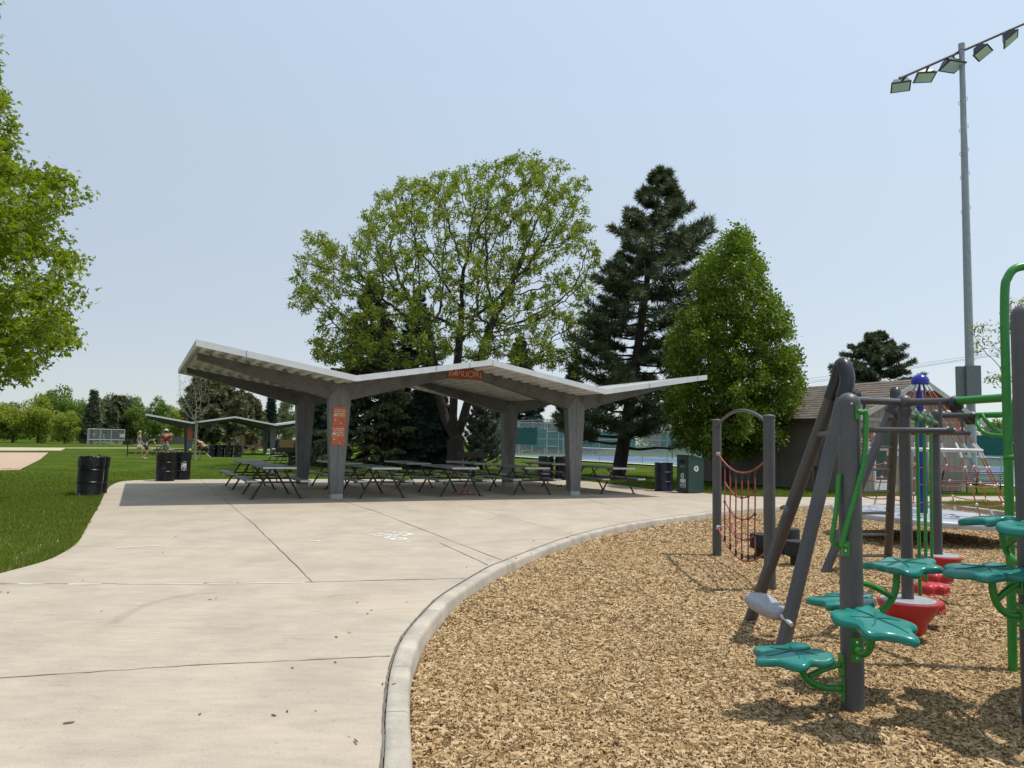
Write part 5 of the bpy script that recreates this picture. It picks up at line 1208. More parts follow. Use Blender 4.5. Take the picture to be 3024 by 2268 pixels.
# ------------------------------------------------------------------ floodlight mast
fp = AT(2872, 1405, 38.0); fp.z = .03
r = thing('floodlight_mast', 'very tall galvanised floodlight mast with a slanting lamp arm against the sky', 'light mast', fp, 0)
ztop = AT(2836, 131, 38).z
MB().lathe([(.24, 0), (.24, .03), (.215, .05), (.185, ztop*.5), (.155, ztop*.76), (.148, ztop*.765), (.128, ztop-.35), (.155, ztop-.34), (.155, ztop), (.01, ztop+.01)], fp, 20).build('mast', M_POLE, r)
al = AT(2657, 231, 37.2); arr_ = AT(3085, 43, 39.5)
mb = MB(); mb.tube([al, arr_], .075, 12); am_ = mb.build('lamp_arm', M_ARM, r)
for i, z in enumerate((.865, .80, .745, .69, .61)):
    for s_ in (-1, 1):
        mb = MB(); o_ = fp+Vector((s_*(.2-.05*z), 0, ztop*z-(.25 if s_ < 0 else 0))); mb.tube([o_, o_+Vector((s_*.07, 0, .02)), o_+Vector((s_*.07, 0, .17)), o_+ZU*.19], .012, 6); mb.build('step_bolt', M_POLE, r)
def flood(px, py, yaw, pitch, sc=1.0):
    c_ = AT(px, py, 38.1); R = Matrix.Rotation(yaw, 3, 'Z') @ Matrix.Rotation(pitch, 3, 'X'); w2, h2 = .46*sc, .40*sc
    # housing: back small, front rim large; front looks along -Y then tipped down
    f_ = lambda w_, h_, y: [c_+R @ Vector((x*w_, y, z*h_)) for x, z in ((-1, -1), (1, -1), (1, 1), (-1, 1))]
    mb = MB(); vs = f_(w2*.7, h2*.45, .34)+f_(w2*.96, h2*.85, .02)+f_(w2, h2, 0)+f_(w2, h2, -.05); fs = [(3, 2, 1, 0)]
    for k_ in range(3): fs += [(k_*4+j, k_*4+(j+1) % 4, k_*4+4+(j+1) % 4, k_*4+4+j) for j in range(4)]
    mb.add(vs, fs+[(12, 13, 14, 15)]); hs_ = mb.build('floodlight', M_LAMPB, r, smooth=False)
    MB().add(f_(w2*.86, h2*.82, -.056), [(0, 1, 2, 3)]).build('lens', M_LENS, hs_, smooth=False)
    t = (c_.x-al.x)/(arr_.x-al.x); MB().tube([c_+R @ Vector((0, .15, h2*.45)), al.lerp(arr_, t)], .05, 8).build('bracket', M_LAMPB, hs_)
flood(2660, 255, rad(-22), rad(76)); flood(2731, 227, rad(-8), rad(76)); flood(2812, 195, rad(14), rad(76), 1.1); flood(2902, 155, rad(42), rad(60)); flood(2984, 115, rad(58), rad(52)); 
for px0, px1, y0, y1, Yd, dx in ((2824, 2848, 1082, 1187, 37.7, 0), (2850, 2896, 1079, 1187, 37.55, 0)):
    a, b = AT(px0, y0, Yd), AT(px1, y1, Yd); MB().box(((a.x+b.x)/2, Yd, (a.z+b.z)/2), (b.x-a.x, .22, a.z-b.z)).build('control_box', M_BOXG, r, bevel=.01, smooth=False)
# power lines far behind
q0 = AT(2300, 1145, 92); 
for i, (dy, l) in enumerate(((0, 'top'), (9, 'middle'), (14, 'lowest'))):
    pts = [AT(2250, 1138+dy, 92), AT(2470, 1107+dy*.9, 92), AT(2660, 1082+dy*.8, 92), AT(2830, 1057+dy*.7, 92), AT(3100, 1020+dy*.5, 92)]
    tag(MB().tube(spline(pts, 4), .016, 5).build('power_line', M_CABLE), l+' of three thin overhead power lines behind the restroom roof', 'power line', 'overhead power lines')
# backstop on the ball field
p, q = GL(258, 112), GL(367, 116); r = thing('backstop', 'wide chain link baseball backstop on the far side of the field', 'backstop', p, 0); h = 5.9
h = AT(310, 1268, 114).z-gz(114)
meshpanel(r, p, q, h)
for f_ in (0, .03, .33, .63, 1): o_ = p.lerp(q, f_); MB().tube([o_, o_+ZU*h], .07, 8).build('post', M_CHAINP, r)
for f_ in (1.0, .33): MB().tube([p+ZU*h*f_, q+ZU*h*f_], .06, 8).build('rail', M_CHAINP, r)
MB().box(p.lerp(q, .94)+ZU*h*.62+Vector((0, -.1, 0)), (.7, .03, .5)).build('white_plate', M_WHITE, r, smooth=False)
# ------------------------------------------------------------------ trees
def colonize(attr, nodes, parents, step, infl, kill, iters=200, trop=(0, 0, .0), jit=.15):
    A = np.asarray(attr, float); N = [np.asarray(n, float) for n in nodes]; P = list(parents)
    best = np.full(len(A), 1e9); bi = np.zeros(len(A), int)
    def upd(i0):
        nonlocal best, bi
        for i in range(i0, len(N)):
            d = np.linalg.norm(A-N[i], axis=1); m = d < best; best[m] = d[m]; bi[m] = i
    upd(0); seen = {}
    for it in range(iters):
        act = best < infl
        if not act.any(): break
        dirs = {}
        dv = unit(A[act]-np.array(N)[bi[act]]); acc = np.zeros((len(N), 3)); np.add.at(acc, bi[act], dv)
        i0 = len(N)
        for i in np.nonzero(np.abs(acc).sum(1) > 0)[0]:
            if seen.get(i, 0) > 3: continue
            seen[i] = seen.get(i, 0)+1
            d = acc[i]/max(np.linalg.norm(acc[i]), 1e-6)+np.array(trop)+RNG.normal(0, jit, 3); d /= np.linalg.norm(d)
            N.append(N[i]+d*step); P.append(int(i))
        if len(N) == i0: break
        upd(i0); k = best > kill; A = A[k]; best = best[k]; bi = bi[k]
        if len(A) == 0: break
    return np.array(N), np.array(P)
def radii(P, r0, e=2.3, rmax=None):
    n = len(P); s = np.zeros(n); ch = np.zeros(n, int)
    for i in range(n-1, 0, -1):
        if ch[i] == 0: s[i] = r0**e
        s[P[i]] += s[i]; ch[P[i]] += 1
    if ch[0] == 0: s[0] = r0**e
    R = s**(1/e)
    if rmax: 
        f = rmax/R[0]; R = np.where(R > r0*2, R*(1+(f-1)*np.clip((R-r0*2)/(R[0]-r0*2), 0, 1)), R)
    return R, ch
def limbs(N, P, R, nside=5, flare=True):
    i = np.arange(1, len(N)); big = R[i] > .06; out = []
    p0 = N[P[i]]; p1 = N[i]; r0 = np.minimum(R[P[i]], R[i]*1.6+.004); r1 = R[i]
    for m, n in ((big, 10), (~big, nside)):
        if m.any():
            a, b = p0[m], p1[m]; b = b+(b-a)*.06; out.append(frusta(a, b, r0[m], r1[m], n))
    return join(out)
def polysample(n, poly, Y, ry, hw, cx, clump=0, sig=.5, flat=(1, 1, 1), pull=1.0):
    "crown attractors: silhouette from the photo, given real depth"
    xs_ = [p[0] for p in poly]; ys_ = [p[1] for p in poly]; out = []
    while sum(len(o) for o in out) < n:
        x = RNG.uniform(min(xs_), max(xs_), n*2); y = RNG.uniform(min(ys_), max(ys_), n*2); k = inpoly(x, y, poly); x, y = x[k], y[k]
        q = np.sqrt(np.clip(1-((x-cx)/hw)**2, .06, 1)); dy = RNG.uniform(-1, 1, len(x))*ry*q
        out.append(np.array([AT(a*1.3671, b*1.3671, Y+d) for a, b, d in zip(x, y, dy)]))
    A = np.concatenate(out)[:n]
    if clump:   # gather the twigs into uneven clumps with gaps between them
        c_ = A[:clump]; k = RNG.integers(0, clump, n); s_ = sig*RNG.uniform(.5, 1.25, clump)[k]; A = np.where(RNG.random((n, 1)) < .86, c_[k]+RNG.normal(0, 1, (n, 3))*s_[:, None]*np.array(flat), A)
        q = (A-np.array([0, 0, EYE])) @ np.stack([_r2, _u2, _fw]).T; mx_, my_ = np.mean(xs_), np.mean(ys_); A = A[inpoly(mx_+((CX+F*q[:, 0]/q[:, 2])/1.3671-mx_)*pull, my_+((CY-F*q[:, 1]/q[:, 2])/1.3671-my_)*pull, poly)]
    return A
def decid(name, label, group, base, trunk, attr, bark, leafm, rt, step, infl, kill, r0, leaf, per, thin, spread, lobes=1, droop=0.0, trop=(0, 0, .02), cat='tree', e=2.3, par=None, tips=0):
    r = thing(name, label, cat, base, 0, group)
    N, P = colonize(attr, trunk, par or [0]+list(range(len(trunk)-1)), step, infl, kill, trop=trop)
    R, ch = radii(P, r0, e, rt)
    V, Fc = limbs(N, P, R)
    # root flare
    b = np.array(base); m = V[:, 2] < b[2]+.5; V[m, :2] = b[:2]+(V[m, :2]-b[:2])*(1+.5*np.clip(1-(V[m, 2:3]-b[2])/.5, 0, 1)**2)
    npmesh('trunk', V, Fc, bark, r, smooth=True)
    if leafm is not None:
        idx = np.nonzero(R < thin)[0]; idx = idx[idx > 0]; d = unit(N[idx]-N[P[idx]]); k = per
        kk = np.full(len(idx), k) if not tips else np.where(ch[idx] == 0, tips, np.where(RNG.random(len(idx)) < .45, k, 0))
        ii = np.repeat(np.arange(len(idx)), kk); n = len(ii)
        C = N[idx][ii]-d[ii]*(RNG.random((n, 1))*step)+RNG.normal(0, spread, (n, 3))
        D = unit(d[ii]*.5+rvec(n)*.9+np.array([0, 0, -droop])); Nn = unit(rvec(n)*.7+np.array([0, 0, .8]))
        Ls = leaf[0]*RNG.uniform(.65, 1.3, n); parts = []
        if lobes == 1: parts.append(leaves(C, D, Nn, Ls, leaf[1]*Ls/leaf[0]))
        else:
            sd = unit(np.cross(D, Nn))
            parts.append(leaves(C, D, Nn, Ls, Ls*.5))
            for s_ in (-1, 1): parts.append(leaves(C, unit(D*.55+sd*s_*.85), Nn, Ls*.72, Ls*.42))
        V, Fc = join(parts)
        if lobes > 1:   # keep the lobes of one leaf as one island
            V = V.reshape(3, n, 4, 3).transpose(1, 0, 2, 3); V[:, 1:, 0] = V[:, :1, 0]
            V2 = np.concatenate([V[:, 0], V[:, 1, 1:], V[:, 2, 1:]], 1).reshape(-1, 3); o = (np.arange(n)*10)[:, None, None]
            Fc = (np.array([[0, 1, 2, 3], [0, 4, 5, 6], [0, 7, 8, 9]])[None]+o).reshape(-1, 4); V = V2
        npmesh('crown', V, Fc, leafm, r)
    return r
def trunkline(pts, n): return [np.array(p) for p in spline(pts, n)]
# honey locust behind the pavilion
Y0 = 38.0; lb = GL(1346, Y0)
poly = [(640, 560), (622, 650), (655, 672), (690, 690), (660, 745), (690, 790), (800, 800), (900, 790), (985, 770), (1100, 800), (1200, 800), (1290, 800), (1255, 740), (1270, 660), (1288, 600), (1290, 525), (1262, 460), (1262, 395), (1215, 350), (1150, 335), (1050, 347), (960, 375), (870, 395), (810, 430), (760, 500), (775, 530), (710, 510), (690, 478), (650, 520)]
att = polysample(6200, poly, Y0, 6.4, 350, 965, 760, .50, (1.35, 1.35, .4), .955)
k = RNG.random(len(att)) < .6+.4*np.clip(np.abs(att[:, 2]-8)/6, 0, 1); att = att[k]
tl = [lb-ZU*.1, AT(1347, 1300, Y0), AT(1344, 1240, Y0), AT(1345, 1195, Y0)]
trk = trunkline(tl[:2], 6)
par = [0]+list(range(len(trk)-1)); fk = len(trk)-1
for lim in ([(1316, 1241), (1297, 1160), (1280, 1070), (1255, 960)], [(1338, 1230), (1341, 1150), (1352, 1060), (1362, 940)], [(1366, 1241), (1383, 1182), (1412, 1080), (1450, 960)], [(1372, 1250), (1425, 1195), (1500, 1130)]):
    prev = fk; last = Vector(trk[fk]); dy_ = random.uniform(-.35, .35)
    for q_, (x_, y_) in enumerate(lim):
        tgt = AT(x_, y_, Y0+dy_*(q_+1))
        for j_ in range(1, 5): trk.append(np.array(last.lerp(tgt, j_/4))); par.append(prev); prev = len(trk)-1
        last = tgt
decid('honey_locust', 'wide spreading honey locust with fresh lime leaves and forking dark limbs behind the near pavilion', None, lb, trk, att, M_BARK, M_LOCUST, .44, .28, 7.5, .42, .012, (.17, .07), 14, .024, .09, droop=.0, par=par, tips=42, e=2.6)
# lime green maple at the left edge
Y0 = 15.0; mbz = AT(-520, 1400, Y0); mbz.z = -.02
poly = [(-900, -200), (-500, -560), (-150, -420), (-20, -60), (8, 30), (14, 80), (-15, 120), (-30, 165), (20, 178), (42, 205), (38, 260), (25, 300), (-5, 345), (30, 352), (70, 335), (105, 332), (115, 372), (150, 382), (196, 388), (190, 440), (150, 468), (128, 505), (60, 540), (135, 530), (195, 545), (248, 588), (205, 618), (208, 648), (165, 668), (175, 700), (210, 732), (165, 760), (140, 790), (100, 805), (60, 835), (20, 852), (-300, 870), (-800, 850), (-1000, 500)]
att = polysample(7000, poly, Y0, 4.6, 640, -380, 520, .42, (1.3, 1.3, .35))
trk = trunkline([mbz-ZU*.1, mbz+Vector((.05, 0, 1.2)), mbz+Vector((.0, .05, 2.4)), mbz+Vector((.1, 0, 4.0))], 5)
decid('maple_tree', 'leafy lime green maple reaching in from the left edge of the view', None, mbz, trk, att, M_BARK, M_MAPLE, .26, .26, 6, .36, .005, (.105, .07), 28, .013, .11, lobes=3, droop=.45)
# pyramid pear by the restroom
Y0 = 28.0; pbz = GL(2140, Y0)
poly = [(1605, 482), (1632, 520), (1650, 560), (1668, 610), (1695, 670), (1722, 715), (1728, 770), (1745, 830), (1735, 890), (1715, 940), (1680, 965), (1640, 985), (1560, 990), (1500, 985), (1452, 940), (1425, 860), (1440, 800), (1425, 770), (1455, 700), (1480, 640), (1490, 585), (1530, 548), (1555, 500), (1585, 500)]
att = polysample(3800, poly, Y0, 2.7, 175, 1585, 420, .26)
trk = trunkline([pbz-ZU*.1, AT(2140, 1360, Y0), AT(2150, 1260, Y0), AT(2170, 1120, Y0), AT(2180, 950, Y0)], 5)
decid('pear_tree', 'dense pyramid shaped deep green tree in front of the taupe restroom building', None, pbz, trk, att, M_PBARK, M_PEAR, .17, .22, 4, .34, .006, (.12, .08), 46, .0125, .13, droop=.5, trop=(0, 0, .12))
# young locust at the right edge
Y0 = 17.0; sb = AT(3150, 1500, Y0); sb.z = -.02
poly = [(2086, 680), (2120, 720), (2160, 650), (2212, 620), (2330, 560), (2460, 640), (2500, 800), (2430, 880), (2260, 880), (2150, 850), (2110, 790), (2078, 770)]
att = polysample(420, poly, Y0, 1.6, 230, 2290)
trk = trunkline([sb-ZU*.1, sb+ZU*1.2, sb+ZU*2.0], 4)
decid('young_locust', 'thin young tree with sparse yellow green leaf tufts behind the arch ladder', None, sb, trk, att, M_PALEBARK, leafmat('young_locust_leaves', [(.15, .17, .04), (.22, .23, .07), (.27, .27, .11)], trans=.4), .07, .16, 3, .30, .004, (.085, .035), 9, .009, .06)
# bare young tree beyond the barrels
Y0 = 47; bt_ = GL(577, Y0)
poly = [(392, 905), (375, 860), (385, 810), (388, 785), (405, 800), (425, 780), (440, 790), (455, 830), (462, 880), (440, 915), (410, 920)]
att = polysample(420, poly, Y0, 1.1, 48, 418)
trk = trunkline([bt_-ZU*.1, bt_+ZU*1.0, bt_+Vector((.02, 0, 2.2))], 4)
decid('bare_tree', 'nearly leafless pale young tree on the lawn in front of the distant pavilion', None, bt_, trk, att, M_PALEBARK, leafmat('dry_buds', [(.16, .13, .08), (.22, .19, .12)], trans=.2), .075, .14, 3, .20, .0045, (.05, .03), 2, .009, .05)

def conifer(name, label, group, base, H, nb_, Rf, m, bark, rt, lean=(0, 0), z0=.06, up=.25, droop=.0, tuft=(14, .26, .035), twigs=7, tl=.32, hang=0.0, seed=0, sidex=None, root=None):
    rg = np.random.default_rng(seed); b = np.array(base, float)
    def axis(t): return b+np.array([lean[0]*t+lean[1]*math.sin(t*math.pi), .0, H*t])
    tz = np.linspace(0, 1, 15); AX = np.array([axis(t) for t in tz]); RT = rt*(1-tz*.93)
    segs = [(AX[i], AX[i+1], RT[i], RT[i+1]) for i in range(14)]; C, D, LL = [], [], []
    for q in range(nb_):
        t = z0+(1-z0)*(q/nb_)**.92; t = min(t+rg.normal(0, .008), .985); a = q*2.399+rg.normal(0, .35); L = Rf(t)*rg.uniform(.72, 1.12)
        if sidex: L *= sidex(a, t)
        o = axis(t); e = np.array([math.cos(a), math.sin(a), 0]); s_ = np.linspace(0, 1, 7)
        zc = L*(droop*s_*-1+up*s_**2.2); pts = o+e*L*s_[:, None]+np.stack([0*s_, 0*s_, zc], -1)+rg.normal(0, .02*L, (7, 3))*s_[:, None]
        r_ = max(.012, rt*.22*(1-t)+.01)*np.linspace(1, .25, 7)
        segs += [(pts[i], pts[i+1], r_[i], r_[i+1]) for i in range(6)]
        sd = np.array([-e[1], e[0], 0])
        for w in range(twigs):
            f_ = .30+.7*(w+.6)/twigs if t > .12 else .4+.6*(w+.6)/twigs; i = min(5, int(f_*6)); p = pts[i]+(pts[i+1]-pts[i])*(f_*6-i); dd = unit(pts[i+1]-pts[i])
            for sg in (-1, 1):
                ln = L*tl*(1.15-f_)*rg.uniform(.7, 1.3)+.12; td = unit(dd*.65+sd*sg*.8+np.array([0, 0, rg.uniform(-.1, .35)-hang*.6])); tip = p+td*ln
                segs.append((p, tip, .010, .005))
                for g in np.arange(.35, 1.01, max(.18, .17/max(ln, .15))):
                    C.append(p+td*ln*g); D.append(td); LL.append(1)
            C.append(p); D.append(dd); LL.append(1)
        C.append(pts[-1]); D.append(unit(pts[-1]-pts[-2])); LL.append(1.1)
    C.append(axis(1)); D.append(np.array([0, 0, 1.])); LL.append(1.2)
    r = thing(name, label, 'tree', base, 0, group)
    P0, P1, R0, R1 = [np.array(x) for x in zip(*segs)]; V, Fc = frusta(P0, P1, R0, R1, 6); npmesh('trunk', V, Fc, bark, r, smooth=True)
    C = np.array(C); D = np.array(D); k = tuft[0]; n = len(C)*k; ii = np.repeat(np.arange(len(C)), k)
    rv = unit(rg.normal(size=(n, 3))); rv = unit(rv-D[ii]*np.sum(rv*D[ii], 1, keepdims=True)); dn = unit(D[ii]*rg.uniform(.25, 1.0, (n, 1))+rv*.85+np.array([0, 0, -hang]))
    Ls = tuft[1]*rg.uniform(.6, 1.25, n); V, Fc = leaves(C[ii]-D[ii]*rg.random((n, 1))*.08, dn, rv, Ls, tuft[2]); npmesh('crown', V, Fc, m, r); return r
# tall dark pine right of the pavilion
pb_ = GL(1826, 34.0)
top = AT(1950, 503, 34.0); Hp = top.z-pb_.z
def RP_(t): return np.interp(t, [0, .06, .15, .3, .5, .62, .75, .86, .94, 1], [4.2, 4.3, 3.3, 3.1, 3.15, 2.9, 2.3, 1.5, .75, .2])
conifer('pine_tree', 'tall dark pine with a leaning trunk between the honey locust and the pyramid tree', None, pb_, Hp, 118, RP_, M_PINE, M_PBARK, .34, lean=(top.x-pb_.x, .1), z0=.10, up=.34, droop=.12, tuft=(20, .34, .036), twigs=6, tl=.34, seed=4, sidex=lambda a, t: 1+.18*math.cos(a) if t > .5 else 1)
# spruces behind the pavilion
def spruce(px, Y, py, R, m, label, seed, hang=.9, nb_=150, group='spruces behind the near pavilion', droop=.18, bark=M_PBARK, blade=.05):
    b = GL(px, Y); H = AT(px, py, Y).z-b.z
    return conifer('spruce_tree', label, group, b, H, nb_, lambda t: R*(1-t)**.8+.12, m, bark, .2, z0=.03, up=.16, droop=droop+.1, tuft=(15, .26*max(1, blade/.06), blade), twigs=8, tl=.34, hang=hang, seed=seed)
spruce(1085, 41, 818, 3.3, M_OSPRUCE, 'drooping olive green spruce filling the gap right of the notice column', 11, nb_=210)
spruce(1225, 46, 860, 3.0, M_DSPRUCE, 'dark spruce standing behind the left side of the honey locust', 12, nb_=200)
spruce(1262, 41, 1100, 2.3, M_DSPRUCE, 'low blue green spruce just left of the thick grey trunk', 13, hang=.35)
spruce(945, 44, 1175, 1.9, M_DSPRUCE, 'dark narrow spruce between the two left pavilion columns', 14)
spruce(1530, 116, 990, 6.0, M_DSPRUCE, 'dark spruce seen through the right half of the honey locust crown', 15, blade=.16)
spruce(1690, 118, 1068, 4.2, M_DSPRUCE, 'small far spruce in the sky gap between honey locust and pine', 16, blade=.14)
b = GL(1422, 40.5)
conifer('juniper_bush', 'broad grey green juniper right of the thick grey trunk', None, b, 3.6, 70, lambda t: 1.15*(1-t)**.55+.2, M_JUNIPER, M_PBARK, .12, z0=.02, up=.6, droop=.0, tuft=(16, .15, .035), twigs=6, tl=.4, hang=-.3, seed=17)
b = GL(2590, 58); conifer('pine_tree', 'round topped dark pine rising behind the restroom roof', None, b, AT(2590, 985, 58).z-b.z, 80, lambda t: np.interp(t, [0, .35, .6, .85, 1], [2.2, 3.1, 3.3, 1.9, .4]), M_PINE, M_PBARK, .3, z0=.28, up=.3, droop=.05, tuft=(14, .34, .06), twigs=7, tl=.36, seed=21)

# ------------------------------------------------------------------ far trees: a few crowns of each kind, then copies
def fardecid(leafm, seed, n=6600, squash=1.0):
    rg = np.random.default_rng(seed); C, Nn = [], []
    for q in range(44):
        u_ = unit(rg.normal(size=3)); rr = rg.random()**.4; z = .47+u_[2]*rr*.41; w_ = .36*squash*(1.0 if z < .72 else .72)
        c_ = np.array([u_[0]*rr*w_, u_[1]*rr*w_, z]); pr = rg.uniform(.09, .16); m = n//44
        d = unit(rg.normal(size=(m, 3))); C.append(c_+d*pr*rg.uniform(.55, 1.05, (m, 1))*np.array([1, 1, .8])); Nn.append(d)
    C = np.concatenate(C); Nn = np.concatenate(Nn); k = len(C); D = unit(rg.normal(size=(k, 3))+np.array([0, 0, -.4]))
    V, Fc = leaves(C, D, unit(Nn+rg.normal(0, .5, (k, 3))), rg.uniform(.03, .06, k), rg.uniform(.02, .036, k))
    segs = [((0, 0, -.02), (0, .005, .2), .026, .022), ((0, .005, .2), (.005, 0, .45), .022, .016), ((.005, 0, .45), (0, 0, .8), .016, .004)]
    for q in range(9):
        a = q*2.4; z = rg.uniform(.22, .6); segs.append(((0, 0, z), (math.cos(a)*.22*squash, math.sin(a)*.22*squash, z+.18), .011, .003))
    P0, P1, R0, R1 = [np.array(x) for x in zip(*segs)]; return (V, Fc), frusta(P0, P1, R0, R1, 7), leafm, M_BARK
FARK = {}
def far(kind, px, Y, topy, hw, label, group='trees across the park'):
    b = GL(px, Y); H = AT(px, topy, Y).z-b.z; W = hw*2/2270*Y
    if kind in ('green', 'lime', 'grey'):
        key = (kind, len([1 for k_ in FARK if k_[0] == kind]) if len([1 for k_ in FARK if k_[0] == kind]) < 3 else random.randrange(3))
        if key not in FARK:
            (V, Fc), (V2, F2), lm, bk = fardecid({'green': M_FARGREEN, 'lime': M_FARLIGHT, 'grey': M_FARGREY}[kind], 31+len(FARK)*7)
            r = thing('shade_tree', label, 'tree', (0, 0, 0), 0, group); npmesh('crown', V, Fc, lm, r); npmesh('trunk', V2, F2, bk, r, smooth=True); FARK[key] = r
        else: r = dup(FARK[key], (0, 0, 0), 0, label, group)
        r.location = b; r.scale = (W/.88, W/.88, H); r.rotation_euler = (0, 0, random.uniform(0, 6.28)); r['label'] = label
    elif kind == 'spruce':
        conifer('spruce_tree', label, group, b, H, 60, lambda t: W/2*(1-t)**.8+.2, M_DSPRUCE if 'dark' in label else M_SPRUCE, M_PBARK, .25, z0=.03, up=.1, droop=.2, tuft=(6, .55, .16), twigs=4, tl=.34, hang=.4, seed=px)
    else:
        conifer('pine_tree', label, group, b, H, 60, lambda t: np.interp(t, [0, .3, .55, .85, 1], [W*.42, W*.52, W*.5, W*.3, .5]), M_FARPINE, M_PBARK, .35, z0=.12, up=.35, droop=.1, tuft=(9, .6, .15), twigs=5, tl=.36, seed=px)
for a in (('lime', -60, 118, 1150, 75, 'lime green tree at the extreme left behind the sand court'), ('lime', 38, 122, 1172, 70, 'yellow green tree above the pale dirt strip at far left'), ('lime', 112, 120, 1155, 62, 'broad lime green tree, second from the left edge across the field'), ('green', 172, 150, 1128, 70, 'tall rounded mid green tree towering over the lime trees'),
          ('lime', 190, 118, 1192, 42, 'small bright lime tree left of the grey spruce'), ('green', 236, 135, 1163, 34, 'slim green tree beside the grey spruce'), ('spruce', 270, 122, 1150, 30, 'pointed grey spruce behind the left half of the backstop'), ('grey', 312, 190, 1148, 55, 'hazy grey green tree far behind the grey spruce'),
          ('pine', 345, 140, 1172, 42, 'dark pine behind the right half of the backstop'), ('green', 398, 140, 1160, 42, 'round green tree behind the walking woman'), ('green', 462, 138, 1160, 40, 'green tree above the person in the red shirt'), ('lime', 520, 150, 1172, 42, 'light green tree behind the bare young tree'),
          ('grey', 385, 200, 1150, 60, 'pale distant tree peeping over the round green trees'), ('pine', 630, 86, 1122, 88, 'massive olive pine behind the distant pavilion'), ('pine', 585, 95, 1108, 42, 'tall ragged pine top left of the massive olive pine'), ('pine', 725, 98, 1168, 48, 'olive pine right of the massive olive pine'),
          ('spruce', 797, 112, 1172, 20, 'slim dark spruce near the right end of the distant pavilion'), ('green', 775, 150, 1215, 36, 'low green tree over the cedar fence'), ('grey', 842, 135, 1166, 42, 'grey green willow like tree left of the rear left column'), ('grey', 912, 140, 1180, 45, 'grey green tree glimpsed between the two left pavilion columns'),
          ('green', 985, 150, 1190, 60, 'green tree far behind the notice column'), ('green', 1480, 160, 1215, 70, 'green tree far beyond the tennis court on its left end'), ('green', 1640, 165, 1225, 75, 'green tree beyond the court behind the right front column'), ('grey', 2830, 140, 1232, 70, 'grey green tree low behind the floodlight mast'),
          ('green', 2950, 150, 1222, 65, 'green tree low behind the arch ladder'), ('grey', 2720, 150, 1225, 60, 'hazy tree behind the blue mast'), ('green', 3080, 140, 1215, 70, 'green tree beyond the right edge behind the court'), ('green', 2230, 150, 1215, 80, 'green tree far behind the pyramid tree'), ('green', 1950, 165, 1222, 80, 'green tree far behind the pine'),
          ('grey', 30, 190, 1180, 70, 'hazy tree far behind the lime trees at left'), ('green', 560, 170, 1190, 60, 'green tree far behind the distant pavilion roof')):
    far(*a)
for a, b in (((-500, 175), (1500, 175)),):
    pass
# dark hedge line under the far trees: one clipped low mass
def hedge(x0, x1, Y, h, name, label):
    n = 11000; rg = np.random.default_rng(5); p0, p1 = GL(x0, Y), GL(x1, Y); t = rg.random(n); C = np.stack([p0.x+(p1.x-p0.x)*t, np.full(n, Y)+rg.normal(0, .8, n), p0.z+h*rg.random(n)**.7*(.7+.3*np.sin(t*60))], -1)
    V, Fc = leaves(C, rvec(n), rvec(n), rg.uniform(.5, .9, n), .45); o = npmesh(name, V, Fc, M_FARGREEN); tag(o, label, 'shrubs', kind='stuff')
hedge(-300, 1000, 172, 6.5, 'undergrowth', 'band of dark shrubs under the far trees'); hedge(1400, 3300, 174, 7, 'undergrowth', 'band of dark shrubs far beyond the tennis court')

# ------------------------------------------------------------------ far houses and fences
def house(px0, px1, Y, eave, ridge, label, roofm):
    a, b = GL(px0, Y), GL(px1, Y); W = b.x-a.x; D = 8; r = thing('house', label, 'house', a, 0, 'houses beyond the park'); ez = AT(px0, eave, Y).z; rz = AT(px0, ridge, Y).z; z0 = a.z
    mb = MB(); mb.box((a.x+W/2, Y+D/2, (z0+ez)/2), (W, D, ez-z0)); mb.build('wall', M_SIDING, r, smooth=False)
    vs = [(a.x-.6, Y-.6, ez), (b.x+.6, Y-.6, ez), (b.x+.6, Y+D+.6, ez), (a.x-.6, Y+D+.6, ez), (a.x+1.5, Y+D/2, rz), (b.x-1.5, Y+D/2, rz)]
    MB().add(vs, [(0, 1, 5, 4), (1, 2, 5), (2, 3, 4, 5), (3, 0, 4), (0, 3, 2, 1)]).build('roof', roofm, r, smooth=False)
    for f_ in (.2, .5, .8):
        w_ = MB().box((a.x+W*f_, Y-.03, z0+(ez-z0)*.62), (1.3, .08, .9)).build('window', M_WFRAME, r, smooth=False)
        MB().box((a.x+W*f_, Y-.06, z0+(ez-z0)*.62), (1.1, .06, .72)).build('pane', M_BLACK, w_, smooth=False)
M_TANROOF = mat('tan_roof', (.40, .26, .14), (.33, .21, .12), rough=.9, scale=3); M_GREYROOF = mat('grey_roof', (.42, .42, .41), (.36, .36, .36), rough=.9, scale=3)
house(432, 520, 150, 1296, 1276, 'low pale house with a tan roof behind the ball players', M_TANROOF)
house(828, 905, 140, 1307, 1291, 'low house with a light grey roof behind the cedar fence', M_GREYROOF)
def board_fence(px0, px1, Y, h, m, name, label):
    a, b = GL(px0, Y), GL(px1, Y); r = thing(name, label, 'fence', a, 0); n = int((b.x-a.x)/2.4); mb = MB(); x = a.x
    while x < b.x: mb.box((x+.07, Y, a.z+h/2+random.uniform(-.01, .01)), (.135, .025, h)); x += .145
    mb.build('boards', m, r, smooth=False)
    for i in range(n+1): MB().box((a.x+i*2.4, Y+.08, a.z+h/2+.05), (.1, .1, h+.1)).build('post', m, r, smooth=False)
board_fence(690, 905, 118, 1.25, M_WOODF, 'cedar_fence', 'golden cedar board fence across the far lawn left of the rear left column')
board_fence(372, 570, 145, 1.4, M_GREYF, 'board_fence', 'weathered grey board fence behind the ball players')
